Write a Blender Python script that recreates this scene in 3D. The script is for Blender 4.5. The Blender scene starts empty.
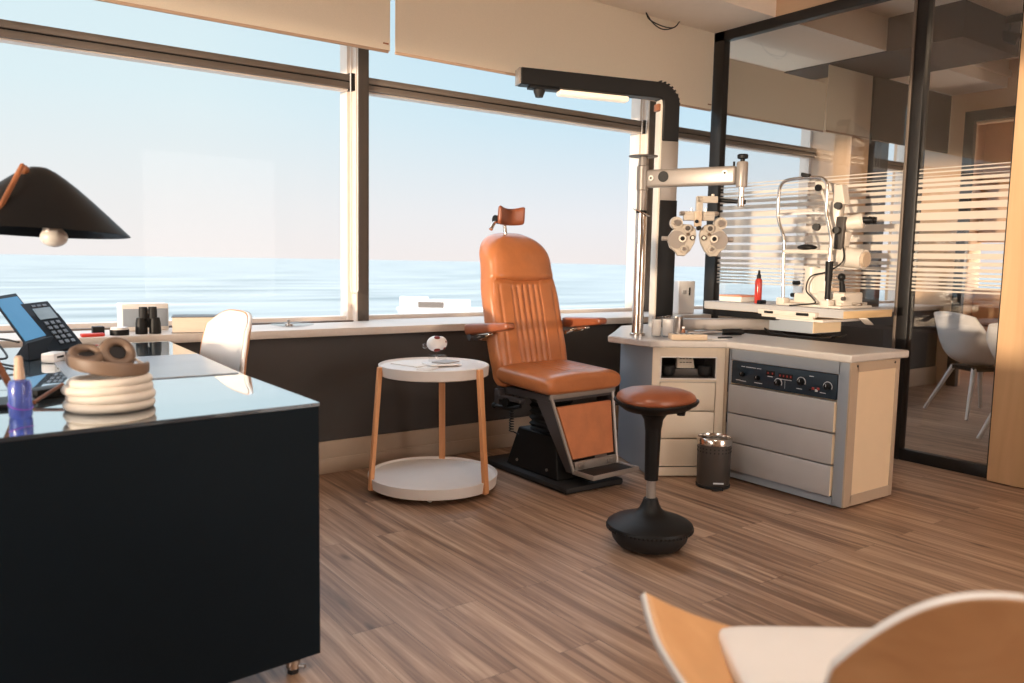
import bpy, bmesh, math, random
from mathutils import Vector, Matrix
random.seed(7)
PI = math.pi
sc = bpy.context.scene
COL = sc.collection
V = Vector

# ------------------------------------------------------------------ materials
def lin(c):
    o = []
    for x in c:
        x /= 255.0
        o.append(x/12.92 if x <= 0.04045 else ((x+0.055)/1.055)**2.4)
    return (o[0], o[1], o[2], 1.0)

def new_mat(name):
    m = bpy.data.materials.new(name); m.use_nodes = True
    nt = m.node_tree; nt.nodes.clear()
    out = nt.nodes.new('ShaderNodeOutputMaterial')
    return m, nt, out

def mat(name, rgb, rough=0.5, metal=0.0, var=0.05, scale=14.0, bump=0.0, bscale=60.0, spec=0.5, coat=0.0, trans=0.0, stretch=(1, 1, 1), detail=4.0, emit=None):
    m, nt, out = new_mat(name)
    b = nt.nodes.new('ShaderNodeBsdfPrincipled')
    nt.links.new(b.outputs[0], out.inputs[0])
    tc = nt.nodes.new('ShaderNodeTexCoord'); mp = nt.nodes.new('ShaderNodeMapping')
    mp.inputs['Scale'].default_value = stretch
    nt.links.new(tc.outputs['Object'], mp.inputs[0])
    n = nt.nodes.new('ShaderNodeTexNoise'); n.inputs['Scale'].default_value = scale; n.inputs['Detail'].default_value = detail
    nt.links.new(mp.outputs[0], n.inputs['Vector'])
    c = lin(rgb)
    mx = nt.nodes.new('ShaderNodeMix'); mx.data_type = 'RGBA'
    mx.inputs['A'].default_value = tuple(max(0, x*(1-var*2.2)) for x in c[:3])+(1,)
    mx.inputs['B'].default_value = tuple(min(1, x*(1+var*2.2)) for x in c[:3])+(1,)
    nt.links.new(n.outputs['Fac'], mx.inputs['Factor'])
    nt.links.new(mx.outputs['Result'], b.inputs['Base Color'])
    b.inputs['Roughness'].default_value = rough; b.inputs['Metallic'].default_value = metal
    b.inputs['Specular IOR Level'].default_value = spec
    b.inputs['Coat Weight'].default_value = coat; b.inputs['Coat Roughness'].default_value = 0.05
    b.inputs['Transmission Weight'].default_value = trans
    if emit:
        b.inputs['Emission Color'].default_value = lin(emit[0]); b.inputs['Emission Strength'].default_value = emit[1]
    if bump:
        n2 = nt.nodes.new('ShaderNodeTexNoise'); n2.inputs['Scale'].default_value = bscale; n2.inputs['Detail'].default_value = 3
        nt.links.new(mp.outputs[0], n2.inputs['Vector'])
        bp = nt.nodes.new('ShaderNodeBump'); bp.inputs['Strength'].default_value = bump; bp.inputs['Distance'].default_value = 0.01
        nt.links.new(n2.outputs['Fac'], bp.inputs['Height']); nt.links.new(bp.outputs[0], b.inputs['Normal'])
    return m

def wood(name, dark, light, axis='Z', rough=0.45, scale=9.0):
    m, nt, out = new_mat(name)
    b = nt.nodes.new('ShaderNodeBsdfPrincipled'); nt.links.new(b.outputs[0], out.inputs[0])
    tc = nt.nodes.new('ShaderNodeTexCoord'); mp = nt.nodes.new('ShaderNodeMapping')
    s = {'X': (0.12, 1, 1), 'Y': (1, 0.12, 1), 'Z': (1, 1, 0.12)}[axis]
    mp.inputs['Scale'].default_value = s
    nt.links.new(tc.outputs['Object'], mp.inputs[0])
    n = nt.nodes.new('ShaderNodeTexNoise'); n.inputs['Scale'].default_value = scale; n.inputs['Detail'].default_value = 8; n.inputs['Distortion'].default_value = 1.2
    nt.links.new(mp.outputs[0], n.inputs['Vector'])
    r = nt.nodes.new('ShaderNodeValToRGB')
    r.color_ramp.elements[0].position = 0.3; r.color_ramp.elements[0].color = lin(dark)
    r.color_ramp.elements[1].position = 0.7; r.color_ramp.elements[1].color = lin(light)
    nt.links.new(n.outputs['Fac'], r.inputs[0]); nt.links.new(r.outputs[0], b.inputs['Base Color'])
    b.inputs['Roughness'].default_value = rough
    return m

def floor_mat():
    m, nt, out = new_mat('rustic_plank_floor')
    L = nt.links.new
    b = nt.nodes.new('ShaderNodeBsdfPrincipled'); L(b.outputs[0], out.inputs[0])
    tc = nt.nodes.new('ShaderNodeTexCoord')
    mp = nt.nodes.new('ShaderNodeMapping'); mp.inputs['Rotation'].default_value = (0, 0, PI/2)
    L(tc.outputs['Object'], mp.inputs[0])
    br = nt.nodes.new('ShaderNodeTexBrick'); br.offset = 0.37
    br.inputs['Scale'].default_value = 1.0; br.inputs['Brick Width'].default_value = 1.25; br.inputs['Row Height'].default_value = 0.16
    br.inputs['Mortar Size'].default_value = 0.0012; br.inputs['Mortar Smooth'].default_value = 0.2; br.inputs['Bias'].default_value = 0.0
    br.inputs['Color1'].default_value = (0, 0, 0, 1); br.inputs['Color2'].default_value = (1, 1, 1, 1); br.inputs['Mortar'].default_value = (0.5, 0.5, 0.5, 1)
    L(mp.outputs[0], br.inputs['Vector'])
    # every plank shifts the grain pattern
    sh = nt.nodes.new('ShaderNodeVectorMath'); sh.operation = 'SCALE'; sh.inputs['Scale'].default_value = 7.0
    L(br.outputs['Color'], sh.inputs[0])
    ad = nt.nodes.new('ShaderNodeVectorMath'); ad.operation = 'ADD'
    L(mp.outputs[0], ad.inputs[0]); L(sh.outputs[0], ad.inputs[1])
    m1 = nt.nodes.new('ShaderNodeMapping'); m1.inputs['Scale'].default_value = (0.42, 9.0, 1.0); L(ad.outputs[0], m1.inputs[0])
    n1 = nt.nodes.new('ShaderNodeTexNoise'); n1.inputs['Scale'].default_value = 2.2; n1.inputs['Detail'].default_value = 9; n1.inputs['Roughness'].default_value = 0.62; n1.inputs['Distortion'].default_value = 0.8
    L(m1.outputs[0], n1.inputs['Vector'])
    m2 = nt.nodes.new('ShaderNodeMapping'); m2.inputs['Scale'].default_value = (1.3, 46.0, 1.0); L(ad.outputs[0], m2.inputs[0])
    n2 = nt.nodes.new('ShaderNodeTexNoise'); n2.inputs['Scale'].default_value = 2.0; n2.inputs['Detail'].default_value = 6
    L(m2.outputs[0], n2.inputs['Vector'])
    mix = nt.nodes.new('ShaderNodeMath'); mix.operation = 'MULTIPLY_ADD'; mix.inputs[1].default_value = 0.26; L(n2.outputs['Fac'], mix.inputs[0]); L(n1.outputs['Fac'], mix.inputs[2])
    ad2 = nt.nodes.new('ShaderNodeMath'); ad2.operation = 'MULTIPLY_ADD'; ad2.inputs[1].default_value = 0.10; L(br.outputs['Color'], ad2.inputs[0]); L(mix.outputs[0], ad2.inputs[2])
    r = nt.nodes.new('ShaderNodeValToRGB'); e = r.color_ramp.elements
    e[0].position = 0.40; e[0].color = lin((84, 63, 50))
    e[1].position = 0.92; e[1].color = lin((198, 170, 144))
    x = r.color_ramp.elements.new(0.60); x.color = lin((130, 101, 81))
    x = r.color_ramp.elements.new(0.74); x.color = lin((164, 133, 110))
    L(ad2.outputs[0], r.inputs[0])
    # knots
    vo = nt.nodes.new('ShaderNodeTexVoronoi'); vo.inputs['Scale'].default_value = 1.0
    m3 = nt.nodes.new('ShaderNodeMapping'); m3.inputs['Scale'].default_value = (1.6, 5.0, 1.0); L(ad.outputs[0], m3.inputs[0]); L(m3.outputs[0], vo.inputs['Vector'])
    kr = nt.nodes.new('ShaderNodeValToRGB'); kr.color_ramp.elements[0].position = 0.02; kr.color_ramp.elements[0].color = (0.25, 0.2, 0.16, 1); kr.color_ramp.elements[1].position = 0.10; kr.color_ramp.elements[1].color = (1, 1, 1, 1)
    L(vo.outputs['Distance'], kr.inputs[0])
    mul = nt.nodes.new('ShaderNodeMix'); mul.data_type = 'RGBA'; mul.blend_type = 'MULTIPLY'; mul.inputs['Factor'].default_value = 0.8
    L(r.outputs[0], mul.inputs['A']); L(kr.outputs[0], mul.inputs['B'])
    mo = nt.nodes.new('ShaderNodeMix'); mo.data_type = 'RGBA'; mo.inputs['B'].default_value = lin((104, 84, 70))
    L(br.outputs['Fac'], mo.inputs['Factor']); L(mul.outputs['Result'], mo.inputs['A'])
    L(mo.outputs['Result'], b.inputs['Base Color'])
    b.inputs['Roughness'].default_value = 0.42; b.inputs['Specular IOR Level'].default_value = 0.45
    bp = nt.nodes.new('ShaderNodeBump'); bp.inputs['Strength'].default_value = 0.15; bp.inputs['Distance'].default_value = 0.004
    L(mix.outputs[0], bp.inputs['Height']); L(bp.outputs[0], b.inputs['Normal'])
    return m

def glass_mat(name, tint=(1, 1, 1), base=0.04, gain=0.5):
    m, nt, out = new_mat(name); L = nt.links.new
    t = nt.nodes.new('ShaderNodeBsdfTransparent'); t.inputs[0].default_value = (*tint, 1)
    g = nt.nodes.new('ShaderNodeBsdfGlossy'); g.inputs['Roughness'].default_value = 0.0
    lw = nt.nodes.new('ShaderNodeLayerWeight'); lw.inputs['Blend'].default_value = 0.5
    p = nt.nodes.new('ShaderNodeMath'); p.operation = 'POWER'; p.inputs[1].default_value = 4.0; L(lw.outputs['Facing'], p.inputs[0])
    a = nt.nodes.new('ShaderNodeMath'); a.operation = 'MULTIPLY_ADD'; a.inputs[1].default_value = gain; a.inputs[2].default_value = base; L(p.outputs[0], a.inputs[0])
    mx = nt.nodes.new('ShaderNodeMixShader'); L(a.outputs[0], mx.inputs[0]); L(t.outputs[0], mx.inputs[1]); L(g.outputs[0], mx.inputs[2]); L(mx.outputs[0], out.inputs[0])
    return m

def veil_mat(name, rgb, alpha):
    m, nt, out = new_mat(name); L = nt.links.new
    t = nt.nodes.new('ShaderNodeBsdfTransparent')
    d = nt.nodes.new('ShaderNodeBsdfDiffuse'); d.inputs[0].default_value = lin(rgb)
    tr = nt.nodes.new('ShaderNodeBsdfTranslucent'); tr.inputs[0].default_value = lin(rgb)
    m1 = nt.nodes.new('ShaderNodeMixShader'); m1.inputs[0].default_value = 0.45; L(d.outputs[0], m1.inputs[1]); L(tr.outputs[0], m1.inputs[2])
    mx = nt.nodes.new('ShaderNodeMixShader'); mx.inputs[0].default_value = alpha; L(t.outputs[0], mx.inputs[1]); L(m1.outputs[0], mx.inputs[2]); L(mx.outputs[0], out.inputs[0])
    return m

def blind_mat(name, rgb, trans=0.35):
    m, nt, out = new_mat(name); L = nt.links.new
    tc = nt.nodes.new('ShaderNodeTexCoord'); w = nt.nodes.new('ShaderNodeTexNoise'); w.inputs['Scale'].default_value = 260.0
    L(tc.outputs['Object'], w.inputs['Vector'])
    mx = nt.nodes.new('ShaderNodeMix'); mx.data_type = 'RGBA'; c = lin(rgb)
    mx.inputs['A'].default_value = tuple(x*0.93 for x in c[:3])+(1,); mx.inputs['B'].default_value = tuple(min(1, x*1.06) for x in c[:3])+(1,)
    L(w.outputs['Fac'], mx.inputs['Factor'])
    d = nt.nodes.new('ShaderNodeBsdfDiffuse'); t = nt.nodes.new('ShaderNodeBsdfTranslucent')
    L(mx.outputs['Result'], d.inputs[0]); L(mx.outputs['Result'], t.inputs[0])
    s = nt.nodes.new('ShaderNodeMixShader'); s.inputs[0].default_value = trans; L(d.outputs[0], s.inputs[1]); L(t.outputs[0], s.inputs[2]); L(s.outputs[0], out.inputs[0])
    return m

def sea_mat():
    m, nt, out = new_mat('sea_water'); L = nt.links.new
    b = nt.nodes.new('ShaderNodeBsdfPrincipled'); L(b.outputs[0], out.inputs[0])
    tc = nt.nodes.new('ShaderNodeTexCoord'); mp = nt.nodes.new('ShaderNodeMapping'); mp.inputs['Scale'].default_value = (0.004, 0.02, 1); mp.inputs['Rotation'].default_value = (0, 0, 0.35)
    L(tc.outputs['Object'], mp.inputs[0])
    n = nt.nodes.new('ShaderNodeTexNoise'); n.inputs['Scale'].default_value = 1.0; n.inputs['Detail'].default_value = 6; L(mp.outputs[0], n.inputs['Vector'])
    r = nt.nodes.new('ShaderNodeValToRGB'); r.color_ramp.elements[0].position = 0.35; r.color_ramp.elements[0].color = lin((92, 100, 100)); r.color_ramp.elements[1].position = 0.7; r.color_ramp.elements[1].color = lin((146, 148, 144))
    L(n.outputs['Fac'], r.inputs[0]); L(r.outputs[0], b.inputs['Base Color'])
    b.inputs['Roughness'].default_value = 0.35; b.inputs['IOR'].default_value = 1.33
    n2 = nt.nodes.new('ShaderNodeTexNoise'); n2.inputs['Scale'].default_value = 0.25; n2.inputs['Detail'].default_value = 4; L(tc.outputs['Object'], n2.inputs['Vector'])
    bp = nt.nodes.new('ShaderNodeBump'); bp.inputs['Strength'].default_value = 0.25; bp.inputs['Distance'].default_value = 0.6
    L(n2.outputs['Fac'], bp.inputs['Height']); L(bp.outputs[0], b.inputs['Normal'])
    return m

MT = dict(
    floor=floor_mat(),
    wall_white=mat('warm_white_wall', (216, 196, 174), 0.85, var=0.02),
    wall_tan=mat('tan_wall', (206, 172, 140), 0.85, var=0.02),
    wall_dark=mat('charcoal_wall', (66, 62, 60), 0.75, var=0.03),
    wall_black=mat('dark_grey_wall', (62, 57, 54), 0.8, var=0.03),
    ceiling=mat('ceiling_plaster', (240, 226, 210), 0.9, var=0.015),
    sill=mat('sill_stone', (206, 194, 184), 0.4, var=0.03, scale=40),
    skirting=mat('skirting_paint', (176, 156, 136), 0.5, var=0.03),
    bronze=mat('bronze_aluminium', (112, 100, 90), 0.45, metal=0.35, var=0.03),
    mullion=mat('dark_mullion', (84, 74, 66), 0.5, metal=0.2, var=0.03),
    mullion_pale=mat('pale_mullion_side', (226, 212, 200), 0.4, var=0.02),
    blind=blind_mat('linen_blind', (238, 224, 206), 0.42),
    column_dark=blind_mat('charcoal_stand_in', (74, 68, 64), 0.05),
    hem=mat('blind_hem', (190, 160, 136), 0.6),
    white=mat('white_plastic', (232, 228, 226), 0.35, var=0.015),
    white_metal=mat('white_metal', (226, 220, 216), 0.45, var=0.015),
    black=mat('black_plastic', (15, 14, 14), 0.5, var=0.05, spec=0.3),
    black_frame=mat('black_frame', (24, 22, 22), 0.4, var=0.04),
    rubber=mat('black_rubber', (22, 21, 22), 0.65, var=0.06),
    chrome=mat('chrome', (214, 206, 198), 0.18, metal=1.0, var=0.02),
    steel=mat('brushed_steel', (168, 160, 154), 0.35, metal=0.9, var=0.05),
    grey_steel=mat('grey_painted_steel', (84, 81, 83), 0.4, metal=0.4, var=0.03),
    alu=mat('pale_aluminium', (150, 142, 136), 0.38, metal=0.3, var=0.02),
    ivory=mat('ivory_enamel', (176, 166, 154), 0.4, var=0.03),
    cream=mat('cream_enamel', (214, 204, 192), 0.35, var=0.02),
    taupe=mat('taupe_enamel', (186, 166, 144), 0.4, var=0.03),
    leather=mat('tan_leather', (186, 114, 68), 0.34, var=0.13, scale=9, bump=0.10, bscale=130, spec=0.6, coat=0.15),
    leather_flat=mat('tan_leather_panel', (196, 122, 80), 0.6, var=0.12, scale=12, bump=0.1, bscale=160),
    leather_brown=mat('brown_leather', (142, 80, 52), 0.32, var=0.14, scale=9, bump=0.1, bscale=120),
    cab_grey=mat('grey_laminate', (176, 174, 174), 0.45, var=0.015),
    cab_frame=mat('sky_tinted_grey', (150, 158, 168), 0.4, var=0.015),  # blue cast paints skylight on cabinet faces turned to the windows
    cab_cream=mat('cream_laminate', (236, 212, 178), 0.45, var=0.015),
    pedestal_cream=mat('pedestal_laminate', (222, 206, 184), 0.45, var=0.015),
    worktop=mat('grey_worktop', (186, 180, 176), 0.3, var=0.03, scale=30),
    panel_navy=mat('navy_control_panel', (26, 44, 58), 0.35, var=0.04),
    navy=mat('navy_lacquer', (14, 25, 33), 0.55, var=0.04, spec=0.12),
    beech=wood('beech', (206, 140, 92), (232, 172, 122), 'Z'),
    birch=wood('birch_veneer', (202, 162, 122), (222, 184, 142), 'Z', 0.5, 6),
    veneer=wood('oak_veneer', (196, 146, 100), (220, 172, 124), 'Y', 0.4, 7),
    brown_wood=wood('brown_wood', (120, 72, 44), (168, 106, 68), 'Z'),
    ply=wood('plywood_edge', (200, 168, 124), (226, 196, 152), 'X', 0.5, 20),
    sea=sea_mat(),
    pane=glass_mat('window_glass', (0.995, 0.997, 0.997), 0.003, 0.05),
    partition=glass_mat('partition_glass', (0.96, 0.955, 0.95), 0.07, 0.6),
    stripes=veil_mat('frosted_film', (246, 238, 228), 0.82),
    clear=glass_mat('clear_acrylic', (0.97, 0.97, 0.97), 0.05, 0.5),
    paper=mat('paper', (232, 226, 220), 0.8, var=0.02),
    pages=mat('page_block', (226, 210, 192), 0.85, var=0.06, scale=10, stretch=(1, 1, 60)),
    red=mat('red_muscle', (128, 42, 36), 0.4, var=0.08),
    red_plastic=mat('red_plastic', (206, 62, 50), 0.4),
    pink=mat('pink_card', (226, 150, 122), 0.6),
    blue_liquid=mat('blue_liquid', (104, 124, 226), 0.15, trans=0.5, var=0.05),
    red_liquid=mat('red_liquid', (216, 70, 58), 0.15, trans=0.4, var=0.05),
    skin_plastic=mat('beige_nozzle', (206, 176, 152), 0.5),
    screen=mat('tablet_screen', (24, 74, 110), 0.45, var=0.02, spec=0.2, emit=((52, 134, 180), 0.45)),
    lcd=mat('phone_display', (120, 140, 150), 0.2, var=0.1),
    keycap=mat('phone_key', (96, 104, 114), 0.5),
    navy_plastic=mat('navy_plastic', (14, 20, 30), 0.6, var=0.05, spec=0.2),
    head_brown=mat('taupe_headphone_pad', (122, 100, 84), 0.5, var=0.05),
    head_cream=mat('cream_headphone_shell', (222, 210, 200), 0.3, metal=0.2, var=0.04),
    cable_cream=mat('cream_cable', (224, 214, 202), 0.5, var=0.04),
    lamp_black=mat('black_lamp_enamel', (12, 13, 16), 0.45, var=0.03, spec=0.25),
    bulb=mat('frosted_bulb', (244, 238, 232), 0.3, var=0.01),
    pad=mat('pale_desk_pad', (176, 184, 196), 0.22, var=0.04, scale=5),
    led_red=mat('red_indicator', (120, 44, 42), 0.5, emit=((200, 60, 50), 0.12)),
    tick=mat('white_marking', (206, 212, 216), 0.6),
    dark_grey=mat('dark_grey_metal', (78, 72, 68), 0.45, metal=0.3, var=0.03),
    hull=mat('white_hull', (196, 196, 196), 0.7),
    grey_fabric=mat('dark_fabric', (50, 48, 50), 0.9, var=0.08),
    diffuser=mat('light_diffuser', (246, 232, 214), 0.5, emit=((255, 224, 190), 0.35)),
)

def mirror_glass():
    m, nt, out = new_mat('dark_mirror_glass_top'); L = nt.links.new
    b = nt.nodes.new('ShaderNodeBsdfPrincipled'); b.inputs['Base Color'].default_value = lin((22, 44, 58)); b.inputs['Roughness'].default_value = 0.3
    g = nt.nodes.new('ShaderNodeBsdfGlossy'); g.inputs[0].default_value = lin((246, 251, 253)); g.inputs['Roughness'].default_value = 0.03
    lw = nt.nodes.new('ShaderNodeLayerWeight'); lw.inputs['Blend'].default_value = 0.5
    p = nt.nodes.new('ShaderNodeMath'); p.operation = 'POWER'; p.inputs[1].default_value = 1.0; L(lw.outputs['Facing'], p.inputs[0])
    a = nt.nodes.new('ShaderNodeMath'); a.operation = 'MULTIPLY_ADD'; a.inputs[1].default_value = 0.92; a.inputs[2].default_value = 0.06; a.use_clamp = True; L(p.outputs[0], a.inputs[0])
    mx = nt.nodes.new('ShaderNodeMixShader'); L(a.outputs[0], mx.inputs[0]); L(b.outputs[0], mx.inputs[1]); L(g.outputs[0], mx.inputs[2]); L(mx.outputs[0], out.inputs[0])
    return m
MT['desk_glass'] = mirror_glass()

# ------------------------------------------------------------------ builder
def rotm(rz=0, rx=0, ry=0):
    return Matrix.Rotation(rz, 4, 'Z') @ Matrix.Rotation(ry, 4, 'Y') @ Matrix.Rotation(rx, 4, 'X')

class B:
    def __init__(s, M=None):
        s.bm = bmesh.new(); s.M = M or Matrix.Identity(4)
    def _put(s, verts, faces):
        vs = [s.bm.verts.new(s.M @ V(v)) for v in verts]
        for f in faces:
            try: s.bm.faces.new([vs[i] for i in f])
            except ValueError: pass
        return s
    def box(s, c, d, R=None, bev=0.0, seg=2):
        t = bmesh.new(); bmesh.ops.create_cube(t, size=1.0)
        for v in t.verts: v.co = V((v.co.x*d[0], v.co.y*d[1], v.co.z*d[2]))
        if bev > 0:
            bmesh.ops.bevel(t, geom=list(t.edges), offset=min(bev, 0.49*min(d)), segments=seg, profile=0.5, affect='EDGES')
        X = Matrix.Translation(V(c)) @ (R or Matrix.Identity(4))
        return s._merge(t, X)
    def _merge(s, t, X):
        t.verts.index_update()
        vs = [s.bm.verts.new(s.M @ (X @ v.co)) for v in t.verts]
        for f in t.faces:
            try: s.bm.faces.new([vs[v.index] for v in f.verts])
            except ValueError: pass
        t.free(); return s
    def bx(s, x0, x1, y0, y1, z0, z1, bev=0.0, seg=2):
        return s.box(((x0+x1)/2, (y0+y1)/2, (z0+z1)/2), (abs(x1-x0), abs(y1-y0), abs(z1-z0)), None, bev, seg)
    def rings(s, R, close=True, cap0=True, cap1=True):
        n = len(R[0]); vs = []
        for r in R:
            vs.append([s.bm.verts.new(s.M @ V(p)) for p in r])
        for i in range(len(R)-1):
            for j in range(n if close else n-1):
                k = (j+1) % n
                try: s.bm.faces.new((vs[i][j], vs[i][k], vs[i+1][k], vs[i+1][j]))
                except ValueError: pass
        if cap0 and close:
            try: s.bm.faces.new(list(reversed(vs[0])))
            except ValueError: pass
        if cap1 and close:
            try: s.bm.faces.new(vs[-1])
            except ValueError: pass
        return s
    def cyl(s, p0, p1, r, r2=None, seg=24, cap=True):
        p0, p1 = V(p0), V(p1); r2 = r if r2 is None else r2
        d = (p1-p0).normalized(); u = d.orthogonal().normalized(); w = d.cross(u)
        R = [[p + (u*math.cos(a)+w*math.sin(a))*q for a in [2*PI*i/seg for i in range(seg)]] for p, q in ((p0, r), (p1, r2))]
        return s.rings(R, True, cap, cap)
    def lathe(s, prof, o=(0, 0, 0), seg=40, axis=None, cap=True, squash=1.0):
        X = Matrix.Translation(V(o)) @ (axis or Matrix.Identity(4))
        R = [[X @ V((r*math.cos(2*PI*i/seg), r*squash*math.sin(2*PI*i/seg), z)) for i in range(seg)] for r, z in prof]
        return s.rings(R, True, cap, cap)
    def tube(s, pts, r, seg=10, closed=False, flat=None):
        P = [V(p) for p in pts]; n = len(P); R = []; up = None
        for i, p in enumerate(P):
            if closed: d = P[(i+1) % n]-P[i-1]
            else: d = P[min(i+1, n-1)]-P[max(i-1, 0)]
            d.normalize()
            if up is None: up = d.orthogonal().normalized()
            u = (up - d*up.dot(d))
            u = u.normalized() if u.length > 1e-6 else d.orthogonal().normalized()
            up = u; w = d.cross(u)
            rr = r[i] if isinstance(r, (list, tuple)) else r
            R.append([p + (u*math.cos(2*PI*k/seg) + w*math.sin(2*PI*k/seg)*(flat or 1.0))*rr for k in range(seg)])
        if closed: R.append(R[0][:])
        return s.rings(R, True, not closed, not closed)
    def prism(s, poly, z0, z1):
        n = len(poly)
        return s._put([(x, y, z0) for x, y in poly]+[(x, y, z1) for x, y in poly],
                      [list(range(n))[::-1], list(range(n, 2*n))]+[(i, (i+1) % n, n+(i+1) % n, n+i) for i in range(n)])
    def hexa(s, a, b):
        """solid between two quads a and b (4 points each)"""
        return s._put(list(a)+list(b), [(3, 2, 1, 0), (4, 5, 6, 7)]+[(i, (i+1) % 4, 4+(i+1) % 4, 4+i) for i in range(4)])
    def sph(s, c, r, seg=24, R=None):
        rr = r if isinstance(r, (tuple, list)) else (r, r, r)
        t = bmesh.new(); bmesh.ops.create_uvsphere(t, u_segments=seg, v_segments=seg//2, radius=1.0)
        return s._merge(t, Matrix.Translation(V(c)) @ (R or Matrix.Identity(4)) @ Matrix.Diagonal((*rr, 1)))
    def torus(s, c, R, r, A=None, seg=40, mseg=10):
        A = A or Matrix.Identity(4); X = Matrix.Translation(V(c)) @ A
        rg = [[X @ V(((R+r*math.cos(b))*math.cos(a), (R+r*math.cos(b))*math.sin(a), r*math.sin(b))) for b in [2*PI*j/mseg for j in range(mseg)]] for a in [2*PI*i/seg for i in range(seg+1)]]
        return s.rings(rg, True, False, False)
    def grid(s, f, nu, nv):
        return s._put([f(i/nu, j/nv) for j in range(nv+1) for i in range(nu+1)],
                      [(j*(nu+1)+i, j*(nu+1)+i+1, (j+1)*(nu+1)+i+1, (j+1)*(nu+1)+i) for j in range(nv) for i in range(nu)])
    def build(s, name, m, parent=None, bevel=0.0, solid=0.0, angle=38, sub=0, origin=None):
        bm = s.bm
        bmesh.ops.remove_doubles(bm, verts=bm.verts, dist=1e-6)
        bmesh.ops.recalc_face_normals(bm, faces=bm.faces)
        if origin is None:
            if parent is not None: org = root_origin(parent)
            else:
                zs = [v.co for v in bm.verts]
                org = V(((min(v.x for v in zs)+max(v.x for v in zs))/2, (min(v.y for v in zs)+max(v.y for v in zs))/2, min(v.z for v in zs)))
        else: org = V(origin)
        for v in bm.verts: v.co -= org
        me = bpy.data.meshes.new(name); bm.to_mesh(me); bm.free()
        me.materials.append(MT[m] if isinstance(m, str) else m)
        me.polygons.foreach_set('use_smooth', [True]*len(me.polygons))
        me.set_sharp_from_angle(angle=math.radians(angle))
        o = bpy.data.objects.new(name, me); COL.objects.link(o)
        if parent is not None: o.parent = parent
        else: o.location = org
        if solid:
            md = o.modifiers.new('solid', 'SOLIDIFY'); md.thickness = solid; md.offset = 0
        if sub:
            md = o.modifiers.new('sub', 'SUBSURF'); md.levels = sub; md.render_levels = sub
        if bevel:
            md = o.modifiers.new('bev', 'BEVEL'); md.width = bevel; md.segments = 2; md.limit_method = 'ANGLE'; md.angle_limit = math.radians(50)
        return o

def root_origin(o):
    while o.parent: o = o.parent
    return V(o.location)

def tag(o, label=None, cat=None, group=None, kind=None):
    if label: o['label'] = label
    if cat: o['category'] = cat
    if group: o['group'] = group
    if kind: o['kind'] = kind
    return o

def thing(name, loc, label, cat, group=None, kind=None):
    o = bpy.data.objects.new(name, None); COL.objects.link(o); o.location = loc; o.empty_display_size = 0.05
    return tag(o, label, cat, group, kind)

def arc(c, r, a0, a1, n, plane='XZ'):
    out = []
    for i in range(n+1):
        a = a0+(a1-a0)*i/n
        p = (r*math.cos(a), r*math.sin(a))
        out.append(V((c[0]+p[0], c[1], c[2]+p[1])) if plane == 'XZ' else V((c[0]+p[0], c[1]+p[1], c[2])) if plane == 'XY' else V((c[0], c[1]+p[0], c[2]+p[1])))
    return out

def ease(pts, n=8):
    """Catmull-Rom through points"""
    P = [V(p) for p in pts]; out = []
    for i in range(len(P)-1):
        a, b, c, d = P[max(i-1, 0)], P[i], P[i+1], P[min(i+2, len(P)-1)]
        for k in range(n):
            t = k/n
            out.append(0.5*((2*b)+(c-a)*t+(2*a-5*b+4*c-d)*t*t+(3*b-a-3*c+d)*t**3))
    out.append(P[-1]); return out

def interp(x, pts):
    if x <= pts[0][0]: return pts[0][1]
    for (a, fa), (b, fb) in zip(pts, pts[1:]):
        if x <= b:
            t = (x-a)/(b-a); t = t*t*(3-2*t)
            return fa+(fb-fa)*t
    return pts[-1][1]

# ================================================================== SETTING
def struct(b, name, m, **k):
    o = b.build(name, m, **k)
    if o.parent is None: o['kind'] = 'structure'
    return o

struct(B().bx(-3.3, 10.5, -3.6, 4.75, -0.1, 0.0), 'floor', 'floor')
struct(B().bx(-3.3, 10.5, -3.6, 4.75, 3.16, 3.26), 'ceiling', 'ceiling')
# window wall: dark breast wall under a deep stone sill
struct(B().bx(-3.3, 8.45, 4.155, 4.75, 0.0, 0.764), 'wall_north', 'wall_dark')
struct(B().bx(-3.3, 8.45, 4.118, 4.72, 0.764, 0.807, 0.004), 'trim_1', 'sill')
b = B().bx(-3.3, 4.83, 4.137, 4.156, 0.0, 0.180, 0.004).bx(-3.3, 4.83, 4.130, 4.156, 0.0, 0.085, 0.004)
struct(b, 'baseboard_north', 'skirting')
b = B().bx(4.96, 8.4, 4.137, 4.156, 0.0, 0.180, 0.004)
struct(b, 'baseboard_northeast', 'skirting')
# soffit in front of the window head
struct(B().bx(-3.3, 6.28, 3.67, 4.75, 2.905, 3.165), 'ceiling_soffit', 'ceiling')
struct(B().bx(6.28, 7.2, 3.08, 4.75, 2.895, 3.165), 'trim_2', 'wall_black')
struct(B().bx(7.2, 8.45, 3.67, 4.75, 2.905, 3.165).bx(7.2, 8.45, 3.64, 3.67, 3.0, 3.06), 'trim_3', 'ceiling')

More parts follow.
